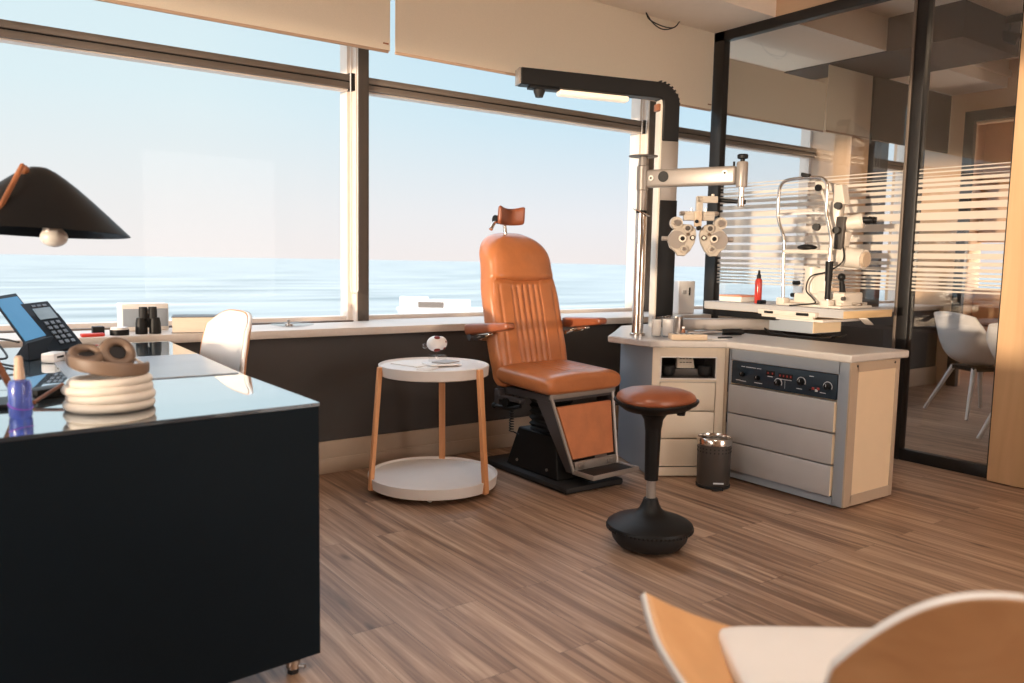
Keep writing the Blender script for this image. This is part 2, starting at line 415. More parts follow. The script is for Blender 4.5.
def window(n, x0, x1, tr=True):
    """one bay: frame, transom, panes"""
    w = thing('window_%d' % n, ((x0+x1)/2, 4.62, 0.807), None, None, kind='structure')
    fb = B()
    fb.bx(x0, x0+0.03, 4.60, 4.70, 0.807, 2.905).bx(x1-0.03, x1, 4.60, 4.70, 0.807, 2.905)
    fb.bx(x0, x1, 4.62, 4.70, 0.807, 0.832).bx(x0, x1, 4.62, 4.70, 2.88, 2.905)
    fb.build('window_frame', 'mullion_pale', w)
    t = B().bx(x0, x1-0.005, 4.55, 4.645, 2.186, 2.221, 0.002).bx(x0, x1-0.005, 4.55, 4.645, 2.229, 2.266, 0.002)
    t.build('transom', 'bronze', w)
    B().bx(x0, x1-0.01, 4.562, 4.640, 2.215, 2.235).build('transom_groove_shade', 'black', w)  # black strip paints the shade in the groove between the transom rails
    B().bx(x0, x1, 4.575, 4.645, 2.178, 2.187).build('transom_drip_edge', 'mullion_pale', w)
    B().bx(x0+0.02, x1-0.02, 4.655, 4.661, 0.82, 2.185).build('lower_pane', 'pane', w)
    B().bx(x0+0.02, x1-0.02, 4.655, 4.661, 2.26, 2.89).build('upper_pane', 'pane', w)
    return w
window(1, -3.2, 2.106); window(2, 2.185, 4.53); window(3, 4.61, 6.72); window(4, 7.42, 8.4)

def mullion(n, x0, x1):
    w = thing('trim_%d' % n, ((x0+x1)/2, 4.6, 0.807), None, None, kind='structure')
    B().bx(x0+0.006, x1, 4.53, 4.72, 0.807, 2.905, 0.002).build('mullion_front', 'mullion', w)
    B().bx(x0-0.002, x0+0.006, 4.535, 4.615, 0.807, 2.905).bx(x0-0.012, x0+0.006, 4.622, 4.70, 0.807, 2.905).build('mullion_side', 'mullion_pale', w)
    B().bx(x0-0.035, x0-0.002, 4.548, 4.60, 2.176, 2.276, 0.003).build('transom_end_cap', 'black', w)
mullion(4, 2.106, 2.185); mullion(5, 4.53, 4.61)
# piers between the bays of the next room
struct(B().bx(6.72, 7.0, 4.2, 4.72, 0.807, 2.905), 'trim_6', 'wall_tan')
struct(B().bx(7.0, 7.42, 4.25, 4.72, 0.807, 2.905), 'trim_7', 'wall_black')

# glazed partition to the next room
pt = thing('wall_east', (4.885, 3.4, 0), None, None, kind='structure')
PX0, PX1 = 4.852, 4.918
fb = B().bx(PX0, PX1, 4.105, 4.205, 0.0, 2.905, 0.003).bx(PX0, PX1, 2.60, 4.2, 2.835, 2.905, 0.003).bx(PX0, PX1, 2.66, 4.2, 0.0, 0.066, 0.003)
fb.build('partition_frame', 'black_frame', pt)
B().bx(PX0, PX1+0.01, 2.59, 2.665, 0.0, 2.905, 0.003).build('partition_post', 'black_frame', pt)
B().bx(PX0-0.012, PX0, 2.655, 2.672, 0.0, 2.83, 0.002).build('glazing_bead', 'bronze', pt)
B().bx(4.881, 4.887, 2.66, 4.11, 0.06, 2.84).build('glass_pane', 'partition', pt)
gaps = [1.742, 1.727, 1.697, 1.670, 1.631, 1.586, 1.530, 1.468, 1.404, 1.342, 1.287, 1.237, 1.197, 1.165, 1.136, 1.111, 1.089, 1.066, 1.044]
def stripes(y0, y1):
    b = B(); gap = 0.0085
    b.bx(4.876, 4.8795, y0, y1, 1.777, 1.783).bx(4.876, 4.8795, y0, y1, 1.754, 1.762)
    for a, c in zip(gaps, gaps[1:]):
        g = gap if (a-c) > 0.034 else gap*(0.7 + 0.0)
        b.bx(4.876, 4.8795, y0, y1, c+g, a-g)
    return b
stripes(2.665, 4.10).build('frosted_stripes', 'stripes', pt)
dr = thing('door_1', (4.885, 2.3, 0), None, None, kind='structure')
B().bx(4.86, 4.915, 2.04, 2.59, 0.0, 0.07, 0.003).bx(4.86, 4.915, 2.04, 2.59, 2.83, 2.905, 0.003).bx(4.86, 4.915, 2.04, 2.075, 0.0, 2.9).build('door_frame', 'black_frame', dr)
B().bx(4.881, 4.887, 2.07, 2.595, 0.065, 2.835).build('glass_pane', 'partition', dr)
stripes(2.075, 2.59).build('frosted_stripes', 'stripes', dr)
# timber clad end of the glazed wall, wall above it and the solid rest
struct(B().bx(4.80, 4.86, 0.7, 2.045, 0.004, 2.905, 0.003), 'trim_8', 'birch')
struct(B().bx(4.86, 4.96, -3.6, 4.2, 2.905, 3.165).bx(4.86, 4.96, -3.6, 2.04, 0.0, 2.905), 'wall_southeast', 'wall_tan')
# far side of the next room
struct(B().bx(8.4, 8.5, 3.95, 4.75, 0, 3.165).bx(8.4, 8.5, -3.6, 3.95, 2.6, 3.165).bx(8.4, 8.5, -3.6, 2.2, 0, 2.6), 'wall_far_east', 'wall_tan')
df = thing('door_2', (8.4, 3.1, 0), None, None, kind='structure')
B().bx(8.36, 8.42, 3.93, 4.02, 0, 2.72).bx(8.36, 8.42, 2.2, 4.02, 2.62, 2.72).bx(8.36, 8.42, 3.2, 3.26, 0, 2.62).build('door_frame', 'black_frame', df)
struct(B().bx(10.3, 10.4, -3.6, 4.75, 0, 0.95).bx(10.3, 10.4, -3.6, 4.75, 1.5, 3.165), 'wall_corridor', 'wall_tan')
struct(B().bx(4.96, 10.4, -3.7, -3.6, 0, 3.165), 'wall_corridor_south', 'wall_tan')
struct(B().bx(8.45, 10.4, 4.7, 4.75, 0, 3.165), 'wall_corridor_north', 'wall_tan')
# the rest of the room behind the viewer: window openings to the evening sun
struct(B().bx(-3.3, -3.2, -3.6, 4.75, 0, 0.90).bx(-3.3, -3.2, -3.6, 4.75, 2.5, 3.165).bx(-3.3, -3.2, 3.4, 4.75, 0.90, 2.5).bx(-3.3, -3.2, -3.6, -0.6, 0.90, 2.5).bx(-3.3, -3.2, 1.36, 1.46, 0.90, 2.5), 'wall_west', 'wall_white')
struct(B().bx(-3.3, 4.96, -3.7, -3.6, 0, 0.5).bx(-3.3, 4.96, -3.7, -3.6, 2.7, 3.165).bx(-3.3, 2.6, -3.7, -3.6, 0.5, 2.7).bx(4.6, 4.96, -3.7, -3.6, 0.5, 2.7), 'wall_south', 'wall_white')

# roller blinds
def blind(x0, x1, y, z0, z1, m, label, cord=True, group=None):
    t = thing('roller_blind', ((x0+x1)/2, y, z0), label, 'blind', group)
    B().bx(x0, x1, y-0.0015, y+0.0015, z0+0.012, z1).build('blind_fabric', m, t)
    B().bx(x0, x1-0.01, y-0.006, y+0.006, z0, z0+0.016, 0.003).build('hem_bar', 'hem' if m == 'blind' else 'black', t)
    if cord:
        B().bx(x1-0.045, x1-0.012, y-0.008, y-0.004, z0+0.045, z0+0.053).build('fabric_tag', 'brown_wood', t)
    return t
blind(-1.4, 2.154, 4.2, 2.332, 2.905, 'blind', 'wide beige roller blind over the window behind the desk')
blind(2.186, 4.848, 4.2, 2.332, 2.905, 'blind', 'beige roller blind over the window behind the leather examination chair')
blind(4.93, 6.29, 4.2, 2.325, 2.74, 'blind', 'beige roller blind seen through the glass partition', False)
blind(6.30, 6.98, 4.19, 2.335, 2.905, 'blind', 'narrow beige panel standing in for a sunlit pier side beyond the glass', False)  # made-up panel in place of the pier's sunlit side
blind(7.0, 8.39, 4.18, 2.335, 2.90, 'column_dark', 'charcoal panel standing in for a dark column beyond the glass partition', False)  # made-up hanging panel in place of a dark column
# bead chains hang beside the mullions
def chain(x, y, z0, z1, label):
    b = B()
    for d in (0, 0.045): b.tube([(x+d, y, z1), (x+d, y, z0)], 0.0035, 6)
    b.tube([(x, y, z0)]+[(x+0.0225-0.0225*math.cos(a), y, z0-0.0225*math.sin(a)) for a in [PI*i/8 for i in range(1, 8)]]+[(x+0.045, y, z0)], 0.0035, 6)
    o = b.build('blind_chain', 'white', None)
    tag(o, label, 'chain')
chain(2.055, 4.505, 1.0, 2.904, 'white bead chain hanging in front of the mullion beside the desk window')
chain(4.43, 4.505, 1.3, 2.904, 'white bead chain hanging in front of the mullion behind the overhead lamp column')

# evening sky, sun, sea
w = bpy.data.worlds.new('sky'); sc.world = w; w.use_nodes = True
nt = w.node_tree; nt.nodes.clear(); L = nt.links.new
out = nt.nodes.new('ShaderNodeOutputWorld'); bg = nt.nodes.new('ShaderNodeBackground'); L(bg.outputs[0], out.inputs[0])
tc = nt.nodes.new('ShaderNodeTexCoord'); sx = nt.nodes.new('ShaderNodeSeparateXYZ'); L(tc.outputs['Generated'], sx.inputs[0])
def ramp(stops, src):
    r = nt.nodes.new('ShaderNodeValToRGB'); e = r.color_ramp.elements
    e[0].position, e[0].color = stops[0][0], stops[0][1]; e[1].position, e[1].color = stops[-1][0], stops[-1][1]
    for p, c in stops[1:-1]:
        x = e.new(p); x.color = c
    L(src, r.inputs[0]); return r.outputs[0]
# elevation ramps: over the sea to the right, over the sea to the left, and the sunset side behind
rB = ramp([(0.0, lin((232, 225, 224))), (0.05, lin((226, 227, 231))), (0.16, lin((194, 220, 234))), (0.30, lin((172, 211, 232))), (0.42, lin((208, 230, 240))), (0.6, (3.0, 3.5, 4.0, 1)), (1.0, (2.6, 3.2, 4.0, 1))], sx.outputs[2])
rA = ramp([(0.0, lin((234, 228, 226))), (0.06, lin((228, 228, 228))), (0.18, lin((212, 229, 234))), (0.30, lin((205, 226, 233))), (0.42, lin((214, 232, 238))), (0.6, (3.0, 3.5, 4.0, 1)), (1.0, (2.6, 3.2, 4.0, 1))], sx.outputs[2])
rW = ramp([(0.0, (5.9, 5.0, 4.25, 1)), (0.12, (5.7, 5.1, 4.6, 1)), (0.4, (4.9, 4.8, 4.8, 1)), (1.0, (2.6, 3.1, 3.8, 1))], sx.outputs[2])
az = nt.nodes.new('ShaderNodeMapRange'); az.inputs['From Min'].default_value = 0.25; az.inputs['From Max'].default_value = 0.70; L(sx.outputs[0], az.inputs['Value'])
m1 = nt.nodes.new('ShaderNodeMix'); m1.data_type = 'RGBA'; L(az.outputs[0], m1.inputs['Factor']); L(rA, m1.inputs['A']); L(rB, m1.inputs['B'])
wy_ = nt.nodes.new('ShaderNodeMapRange'); wy_.inputs['From Min'].default_value = 0.15; wy_.inputs['From Max'].default_value = -0.35; L(sx.outputs[1], wy_.inputs['Value'])
m2 = nt.nodes.new('ShaderNodeMix'); m2.data_type = 'RGBA'; L(wy_.outputs[0], m2.inputs['Factor']); sca = nt.nodes.new('ShaderNodeVectorMath'); sca.operation = 'SCALE'; sca.inputs['Scale'].default_value = 0.80; L(m1.outputs['Result'], sca.inputs[0]); L(sca.outputs[0], m2.inputs['A']); L(rW, m2.inputs['B'])
L(m2.outputs['Result'], bg.inputs[0]); bg.inputs[1].default_value = 1.0

sun = bpy.data.lights.new('low_sun', 'SUN'); sun.energy = 3.1; sun.angle = math.radians(1.2); sun.color = (1.0, 0.80, 0.58)
so = bpy.data.objects.new('low_sun', sun); COL.objects.link(so)
sd = V((math.cos(math.radians(17)), math.sin(math.radians(17)), -math.tan(math.radians(1.3)))).normalized()
so.rotation_euler = sd.to_track_quat('-Z', 'Y').to_euler(); so.location = (-8, -2, 2)
tag(so, kind='structure')

so_ = struct(B().bx(-6000, 6000, 25, 9000, -42, -41), 'sea', 'sea')

# camera
cd = bpy.data.cameras.new('camera'); cam = bpy.data.objects.new('camera', cd); COL.objects.link(cam); sc.camera = cam
cd.sensor_width = 36.0; cd.lens = 808.18*36/1024; cd.clip_end = 20000; cd.clip_start = 0.02
yaw, pitch, roll = math.radians(35.838), math.radians(-5.828), math.radians(1.043)
f = V((math.sin(yaw)*math.cos(pitch), math.cos(yaw)*math.cos(pitch), math.sin(pitch)))
r0 = V((math.cos(yaw), -math.sin(yaw), 0)); u0 = r0.cross(f)
r = math.cos(roll)*r0+math.sin(roll)*u0; u = -math.sin(roll)*r0+math.cos(roll)*u0
cam.matrix_world = Matrix(((r.x, u.x, -f.x, 0), (r.y, u.y, -f.y, 0), (r.z, u.z, -f.z, 1.2), (0, 0, 0, 1)))
cd.dof.use_dof = True; cd.dof.focus_distance = 4.3; cd.dof.aperture_fstop = 2.8
sc.view_settings.view_transform = 'Standard'; sc.view_settings.look = 'None'; sc.view_settings.gamma = 1.0
sc.view_settings.use_curve_mapping = False; sc.view_settings.exposure = 0.5
sc.cycles.use_denoising = True; sc.cycles.max_bounces = 10; sc.cycles.transparent_max_bounces = 24
sc.cycles.sample_clamp_indirect = 6.0; sc.cycles.caustics_reflective = False; sc.cycles.caustics_refractive = False

# ================================================================== EXAMINATION CHAIR
def exam_chair():
    t = thing('examination_chair', (2.80, 3.49, 0), 'tan leather eye examination chair with a headrest and metal footplate', 'chair')
    B().bx(2.60, 3.00, 3.10, 3.89, 0.0, 0.035, 0.012).build('base_plate', 'rubber', t)
    # pedestal: flared housing, bellows, upper shroud
    B().hexa([(2.645, 3.235, 0.035), (2.955, 3.235, 0.035), (2.955, 3.70, 0.035), (2.645, 3.70, 0.035)],
             [(2.685, 3.30, 0.255), (2.915, 3.30, 0.255), (2.915, 3.64, 0.255), (2.685, 3.64, 0.255)]).build('pedestal_housing', 'black', t, bevel=0.008)
    for p in ((2.652, 3.60, 0.075), (2.652, 3.33, 0.075)):
        B().cyl((p[0]-0.006, p[1], p[2]), (p[0]+0.01, p[1], p[2]), 0.008, seg=12).build('housing_screw', 'steel', t)
    b = B()
    prof = []
    for i in range(13): prof += [(0.125 if i % 2 == 0 else 0.108, 0.25+0.017*i)]
    b.lathe(prof, (2.80, 3.49, 0), 4, Matrix.Rotation(PI/4, 4, 'Z'))
    b.build('bellows', 'rubber', t, angle=20)
    MX = Matrix.Translation((2.805, 3.45, 0)) @ rotm(math.radians(4))      # turning upper part, faces -y
    # seat frame
    b = B(MX); b.bx(-0.235, 0.235, -0.205, 0.24, 0.462, 0.50, 0.004); b.build('seat_frame', 'grey_steel', t)
    B(MX).bx(-0.245, 0.245, -0.215, -0.20, 0.478, 0.512, 0.004).build('front_trim_bar', 'alu', t)
    # side plates of the front frame slant forward and inward to a narrower footplate
    BL_, BR_ = -0.130, 0.205
    for xt, xb in ((-0.236, BL_), (0.232, BR_)):
        sg = -1 if xt < 0 else 1
        a = [(xt, -0.205, 0.49), (xt, -0.075, 0.49), (xb, -0.225, 0.085), (xb, -0.280, 0.085)]
        B(MX).hexa(a, [(x-sg*0.012, y, z) for x, y, z in a]).build('side_plate', 'grey_steel', t)
        B(MX).tube([(xt-sg*0.004, -0.207, 0.49), (xb-sg*0.004, -0.283, 0.085)], 0.009, 8).build('edge_rail', 'alu', t)
    B(MX).hexa([(-0.196, -0.214, 0.435), (0.212, -0.214, 0.435), (0.212, -0.194, 0.435), (-0.196, -0.194, 0.435)],
               [(-0.122, -0.266, 0.155), (0.192, -0.266, 0.155), (0.192, -0.246, 0.155), (-0.122, -0.246, 0.155)]).build('calf_panel', 'leather_flat', t, bevel=0.006)
    lp = B(MX).bx(BL_+0.01, BR_-0.01, -0.282, -0.266, 0.098, 0.145, 0.003).build('footplate_hinge_bar', 'alu', t)
    for x in (-0.08, 0.14): B(MX).bx(x-0.02, x+0.02, -0.290, -0.280, 0.108, 0.132, 0.003).build('hinge_bracket', 'steel', lp)
    fp = B(MX).bx(BL_+0.01, BR_-0.01, -0.42, -0.285, 0.088, 0.100, 0.003).build('footplate', 'rubber', t)
    b = B(MX).bx(BL_-0.005, BR_+0.01, -0.432, -0.42, 0.082, 0.106, 0.003).bx(BL_-0.005, BL_+0.010, -0.43, -0.275, 0.082, 0.106, 0.003).bx(BR_-0.008, BR_+0.01, -0.43, -0.275, 0.082, 0.106, 0.003)
    b.build('footplate_edge', 'alu', fp)
    # seat cushion: tall rounded pad with a few long shallow channels
    XS = [-1+0.22*(k/12)**2.2 for k in range(12)] + [-0.78+1.56*k/64 for k in range(65)]
    XS = XS + [-x for x in XS[:12][::-1]]
    def prof_ring(hw, th_f, th_b, px, front):
        """cross-section: dense front side, plain back side"""
        R = []
        for x in XS:
            e = max(0.0, 1-abs(x)**px)**(1/3.0)
            R.append((x*hw, th_f*e + front(x*hw, e)))
        for x in XS[::-1][1:-1:2]:
            R.append((x*hw, -th_b*max(0.0, 1-abs(x)**px)**(1/3.0)))
        return R
    def seat_ring(v):
        y = -0.235 + 0.46*v
        e = max(0.0, 1-abs(2*v-1)**9)**(1/4)
        hw = 0.280*(0.86+0.14*e) - 0.012*v
        zc = 0.545 + 0.022*v
        def fr(x, ee):
            c = 0.012*(1-(x/hw)**2)*e
            k = interp(v, [(0.14, 0), (0.26, 1), (0.97, 1), (1.0, 0)])
            if abs(x) < 0.125: c += k*0.011*(abs(math.sin((x+0.125)*PI/0.05))**0.5-1)
            return c
        return [(x, y, zc+d) for x, d in prof_ring(hw, 0.052*max(e, .05), 0.050*max(e, .05), 12, fr)]
    b = B(MX); nv = 48
    b.rings([seat_ring(0.002+0.996*(0.5-0.5*math.cos(PI*j/nv))) for j in range(nv+1)]).build('seat_cushion', 'leather', t, angle=60)
    # backrest
    def back_ring(v):
        s = 0.874*v                                     # distance along the back
        lean = math.radians(14)
        y0, z0 = 0.205+s*math.sin(lean), 0.50+s*math.cos(lean)
        hw = interp(v, [(0, 0.255), (0.25, 0.266), (0.55, 0.262), (0.80, 0.236), (1.0, 0.222)])
        if v > 0.82: hw *= (max(0.0, 1-((v-0.82)/0.1803)**2.4))**0.42
        e = max(0.0, 1-max(0, (v-0.90)/0.1003)**2.5)**0.5 if v > 0.90 else (max(0.0, 1-max(0, (0.03-v)/0.0301)**2))**0.5
        e = max(e, 0.06)
        def fr(x, ee):
            r_ = abs(x)/max(hw, .01)
            d = 0.010*(1-r_*r_)*e
            d += 0.020*interp(v, [(0.70, 0), (0.75, 1), (0.88, 1), (0.99, 0)])*(1-r_**5)
            d -= 0.016*math.exp(-((v-0.697-0.02*(x/0.25)**2)/0.008)**2)*(1-r_**8)
            k = interp(v, [(0.02, 0), (0.06, 1), (0.655, 1), (0.69, 0)])
            if abs(x+0.01) < 0.1075:
                d += k*0.013*(abs(math.sin((x+0.1175)*PI/0.043))**0.5-1)
            else:
                d -= k*0.006*math.exp(-((abs(x)-0.200)/0.006)**2)
            return d
        return [(x, y0-d*math.cos(lean), z0-d*math.sin(lean)) for x, d in prof_ring(max(hw, 0.012), 0.070*e, 0.072*e, 12, fr)]
    b = B(MX)
    vs = [0.001+0.03*(j/8)**1.5 for j in range(8)]+[0.031+0.789*j/70 for j in range(70)]+[0.82+0.1795*math.sin(PI/2*j/26) for j in range(27)]
    b.rings([back_ring(v) for v in vs]).build('backrest', 'leather', t, angle=60)
    B(MX).box((0, 0.315, 0.78), (0.16, 0.03, 0.46), rotm(0, math.radians(-14)), 0.006).build('backrest_bracket', 'grey_steel', t)
    # headrest on a chrome post
    B(MX).tube([(-0.052, 0.40, 1.29), (-0.058, 0.415, 1.40)], 0.011, 12).build('headrest_post', 'chrome', t)
    kn = B(MX).cyl((-0.085, 0.41, 1.42), (-0.135, 0.41, 1.425), 0.024, seg=20).build('headrest_knob', 'black', t)
    B(MX).tube([(-0.115, 0.405, 1.415), (-0.155, 0.39, 1.40), (-0.185, 0.38, 1.365)], [0.009, 0.011, 0.012], 10).build('locking_lever', 'chrome', kn)
    def hr(u, v):
        x = (u-0.5)*0.20; c = (2*u-1)
        return x, v
    R = []
    for j in range(25):
        u_ = j/24; x = (u_-0.5)*0.188; cc = (2*u_-1)
        e = (1-abs(cc)**10)**0.5 if abs(cc) < 1 else 0.0
        cyy = 0.395-0.030*cc*cc
        hh = 0.048*(0.82+0.18*e) + 0.006*cc*cc; tt = 0.020*(0.3+0.7*e)
        R.append([(x, cyy+tt*math.copysign(abs(math.cos(a))**0.6, math.cos(a))-0.25*hh*math.sin(a)*0.3, 1.462+0.012*cc*cc+hh*math.copysign(abs(math.sin(a))**0.6, math.sin(a))) for a in [2*PI*i/28 for i in range(28)]])
    B(MX @ Matrix.Translation((-0.045, 0, -0.022))).rings(R).build('headrest_pad', 'leather_brown', t, angle=60)
    # armrests hinge at the back, tipped up a little at the front
    for side, (p, q) in (('a', ((2.475, 3.86, 0.796), (2.505, 3.475, 0.845))), ('b', ((3.105, 3.76, 0.826), (3.115, 3.42, 0.858)))):
        p, q = V(p), V(q); d = (q-p).normalized(); up = V((0, 0, 1)); up = (up-d*up.dot(d)).normalized(); sd_ = d.cross(up)
        R = []
        for j in range(25):
            s_ = j/24; e = max(0.02, 1-abs(2*s_-1)**14)**0.5
            w_ = 0.036*(0.55+0.45*e); h_ = (0.034-0.014*s_)*(0.4+0.6*e)
            c_ = p+(q-p)*s_
            R.append([c_+sd_*w_*math.copysign(abs(math.cos(a))**0.5, math.cos(a))+up*h_*math.copysign(abs(math.sin(a))**0.5, math.sin(a)) for a in [2*PI*i/24 for i in range(24)]])
        ar = B().rings(R).build('armrest', 'leather_brown', t, angle=60)
        xo = 1 if side == 'a' else -1
        m_ = p+(q-p)*0.30
        br = B().box(m_-up*0.035, (0.035, 0.20, 0.014), rotm(0, math.atan2(q.z-p.z, -(q.y-p.y))*-1), 0.004)
        br.tube([m_-up*0.04+d*0.05, m_-up*0.05-d*0.03, m_-up*0.06-d*0.03+V((xo*0.06, 0.0, 0))], 0.012, 10)
        bo = br.build('armrest_bracket', 'chrome', ar)
        hg = B().cyl(p+d*0.05-up*0.045+V((-0.03*xo, 0, 0)), p+d*0.05-up*0.045+V((0.09*xo, 0, 0)), 0.018, seg=18).build('armrest_hinge', 'grey_steel', ar)
    # levers and cord under the seat
    b = B(MX).bx(-0.285, -0.245, -0.02, 0.20, 0.435, 0.455, 0.003).bx(-0.285, -0.24, 0.16, 0.20, 0.38, 0.49, 0.004)
    b.build('lever_bracket', 'grey_steel', t)
    b = B(MX).cyl((-0.30, 0.09, 0.425), (-0.20, 0.09, 0.425), 0.026, seg=18).tube([(-0.29, 0.18, 0.395), (-0.29, 0.05, 0.40), (-0.28, -0.02, 0.42)], 0.010, 10)
    b.sph((-0.29, 0.19, 0.395), 0.017, 14)
    b.build('adjusting_lever', 'black', t)
    cc = []
    for i in range(141):
        a = i/140
        cc.append((-0.19+0.012*math.cos(a*2*PI*14), 0.16+0.012*math.sin(a*2*PI*14), 0.44-0.20*a))
    B(MX).tube([(-0.19, 0.16, 0.46)]+cc+[(-0.17, 0.12, 0.23)], 0.0035, 6).build('coiled_cord', 'black', t)
    return t
exam_chair()

# ================================================================== ROUND SIDE TABLE
TC = V((2.09, 3.575, 0))
def side_table():
    t = thing('side_table', TC, 'round white two-tier side table on three beech legs', 'table')
    # lower tray
    B().lathe([(0.0, 0.032), (0.322, 0.032), (0.330, 0.036), (0.336, 0.088), (0.330, 0.090), (0.322, 0.078), (0.0, 0.078)], TC, 72, cap=False).build('lower_tray', 'white_metal', t)
    B().lathe([(0.0, 0.602), (0.272, 0.602), (0.280, 0.606), (0.283, 0.655), (0.277, 0.658), (0.270, 0.648), (0.0, 0.648)], TC, 72, cap=False).build('upper_tray', 'white_metal', t)
    for az_ in (171, 291, 51):
        a = math.radians(az_); d = V((math.cos(a), math.sin(a), 0)); s_ = V((-d.y, d.x, 0))
        lo, hi = TC+d*0.336+V((0, 0, 0.030)), TC+d*0.288+V((0, 0, 0.652))
        hw, th = 0.017, 0.011
        B().hexa([lo-s_*hw-d*th, lo+s_*hw-d*th, lo+s_*hw+d*th, lo-s_*hw+d*th], [hi-s_*hw-d*th, hi+s_*hw-d*th, hi+s_*hw+d*th, hi-s_*hw+d*th]).build('leg', 'beech', t, bevel=0.003)
    for az_ in (236, 356, 116):
        a = math.radians(az_); c = TC+V((0.24*math.cos(a), 0.24*math.sin(a), 0.0145))
        k = B().cyl(c+V((0, -0.007, 0)), c+V((0, 0.007, 0)), 0.0143, seg=18).build('caster', 'white', t)
        B().bx(c.x-0.008, c.x+0.008, c.y-0.010, c.y+0.010, c.z+0.012, 0.034, 0.002).build('caster_fork', 'steel', k)
    return t
side_table()
ZT = 0.6485
def booklet(x, y, z, w_, d_, h, rz, m, label, name='booklet', cat='booklet'):
    o = B(Matrix.Translation((x, y, z)) @ rotm(math.radians(rz))).box((0, 0, h/2), (w_, d_, h), None, 0.0008).build(name, m, None)
    return tag(o, label, cat)
booklet(2.06, 3.66, ZT, 0.24, 0.20, 0.006, 14, 'paper', 'wide white leaflet lying flat under the smaller booklets on the round table', 'leaflet', 'leaflet')
booklet(2.12, 3.55, ZT+0.006, 0.17, 0.13, 0.008, -8, 'white', 'white booklet lying under the grey card on the round table')
booklet(2.15, 3.56, ZT+0.014, 0.12, 0.09, 0.006, 22, 'cab_grey', 'small grey card on top of the booklets on the round table', 'card', 'card')
booklet(2.00, 3.48, ZT, 0.12, 0.08, 0.004, 40, 'paper', 'small white leaflet by the rim of the round table', 'leaflet', 'leaflet')
# anatomical eye
def eye_model():
    ex, ey, ez = 2.10, 3.60, ZT+0.006
    t = thing('eye_model', (ex, ey, ez), 'anatomical eyeball model with red muscles on a clear block', 'model')
    B().bx(ex-0.01, ex+0.06, ey-0.035, ey+0.035, ez, ez+0.045, 0.003).build('stand_block', 'clear', t)
    B().cyl((ex+0.015, ey, ez+0.045), (ex+0.015, ey, ez+0.066), 0.006).build('stand_pin', 'clear', t)
    c = V((ex+0.012, ey, ez+0.103))
    b = B().sph(c, (0.046, 0.044, 0.040), 32); b.sph(c+V((0.028, -0.004, 0.002)), (0.034, 0.034, 0.036), 24)
    e = b.build('eyeball', 'white', t, angle=60)
    B().sph(c+V((-0.046, 0.028, -0.012)), 0.014, 16).build('cornea', 'clear', e)
    for i, (dx, dy, dz, r_) in enumerate([(-0.004, -0.024, 0.034, 0.017), (-0.006, -0.028, -0.030, 0.018), (0.046, -0.024, 0.010, 0.013), (0.04, -0.022, -0.022, 0.011)]):
        p = c+V((dx, dy, dz)); n = (p-c).normalized(); q = n.to_track_quat('Z', 'Y').to_matrix().to_4x4()
        B().sph(p, (r_, r_*0.7, 0.006), 16, q).build('muscle', 'red', e)
eye_model()

# ================================================================== WOBBLE STOOL
def stool():
    c = V((2.418, 2.334, 0))
    t = thing('wobble_stool', c, 'saddle stool with brown leather seat and black rocking base', 'stool')
    B().lathe([(0.0, 0.0), (0.10, 0.004), (0.135, 0.018), (0.156, 0.045), (0.163, 0.078), (0.160, 0.086)], c, 56).build('rocker_foot', 'rubber', t)
    prof = [(0.160, 0.084), (0.176, 0.086), (0.181, 0.096), (0.178, 0.106), (0.160, 0.118), (0.125, 0.131), (0.09, 0.142), (0.062, 0.154), (0.046, 0.170), (0.036, 0.192), (0.029, 0.214), (0.022, 0.216)]
    b = B().lathe(prof, c, 56)
    bo = b.build('base_cover', 'black', t)
    k = B()
    for i in range(64):
        a = 2*PI*i/64; k.box(c+V((0.1805*math.cos(a), 0.1805*math.sin(a), 0.091)), (0.004, 0.009, 0.010), rotm(a))
    k.build('ribbed_rim', 'rubber', bo)
    B().cyl(c+V((0, 0, 0.21)), c+V((0, 0, 0.31)), 0.0195, seg=28).build('gas_lift', 'alu', t)
    B().lathe([(0.0, 0.292), (0.028, 0.292), (0.0285, 0.30), (0.033, 0.50), (0.040, 0.548), (0.058, 0.575), (0.10, 0.590)], c, 36).build('column', 'black', t)
    # seat tray: rounded triangular pan, rising outwards
    MS = Matrix.Translation(c) @ rotm(math.radians(-29))
    def outline(a, R, k_=0.07):
        return R*(1+k_*math.cos(3*a))
    def lay(R, z, lift=0.0, sq=0.86):
        return [(outline(a, R)*math.cos(a), sq*outline(a, R)*math.sin(a), z+lift*abs(math.cos(a))**2) for a in [2*PI*i/60 for i in range(60)]]
    B(MS).rings([lay(0.07, 0.575), lay(0.13, 0.588), lay(0.168, 0.606, 0.006), lay(0.177, 0.616, 0.010), lay(0.176, 0.622, 0.010), lay(0.165, 0.622, 0.008)]).build('seat_pan', 'black', t, angle=50)
    B(MS).rings([lay(0.160, 0.618, 0.004), lay(0.166, 0.630, 0.006), lay(0.160, 0.648, 0.004), lay(0.145, 0.662, 0.001), lay(0.114, 0.674, 0.0), lay(0.07, 0.682, 0.0), lay(0.02, 0.684)]).build('seat_cushion', 'leather_brown', t, angle=70)
    B(MS).cyl((0.10, -0.05, 0.592), (0.10, -0.05, 0.574), 0.02, 0.016).build('height_button', 'black', t)
stool()

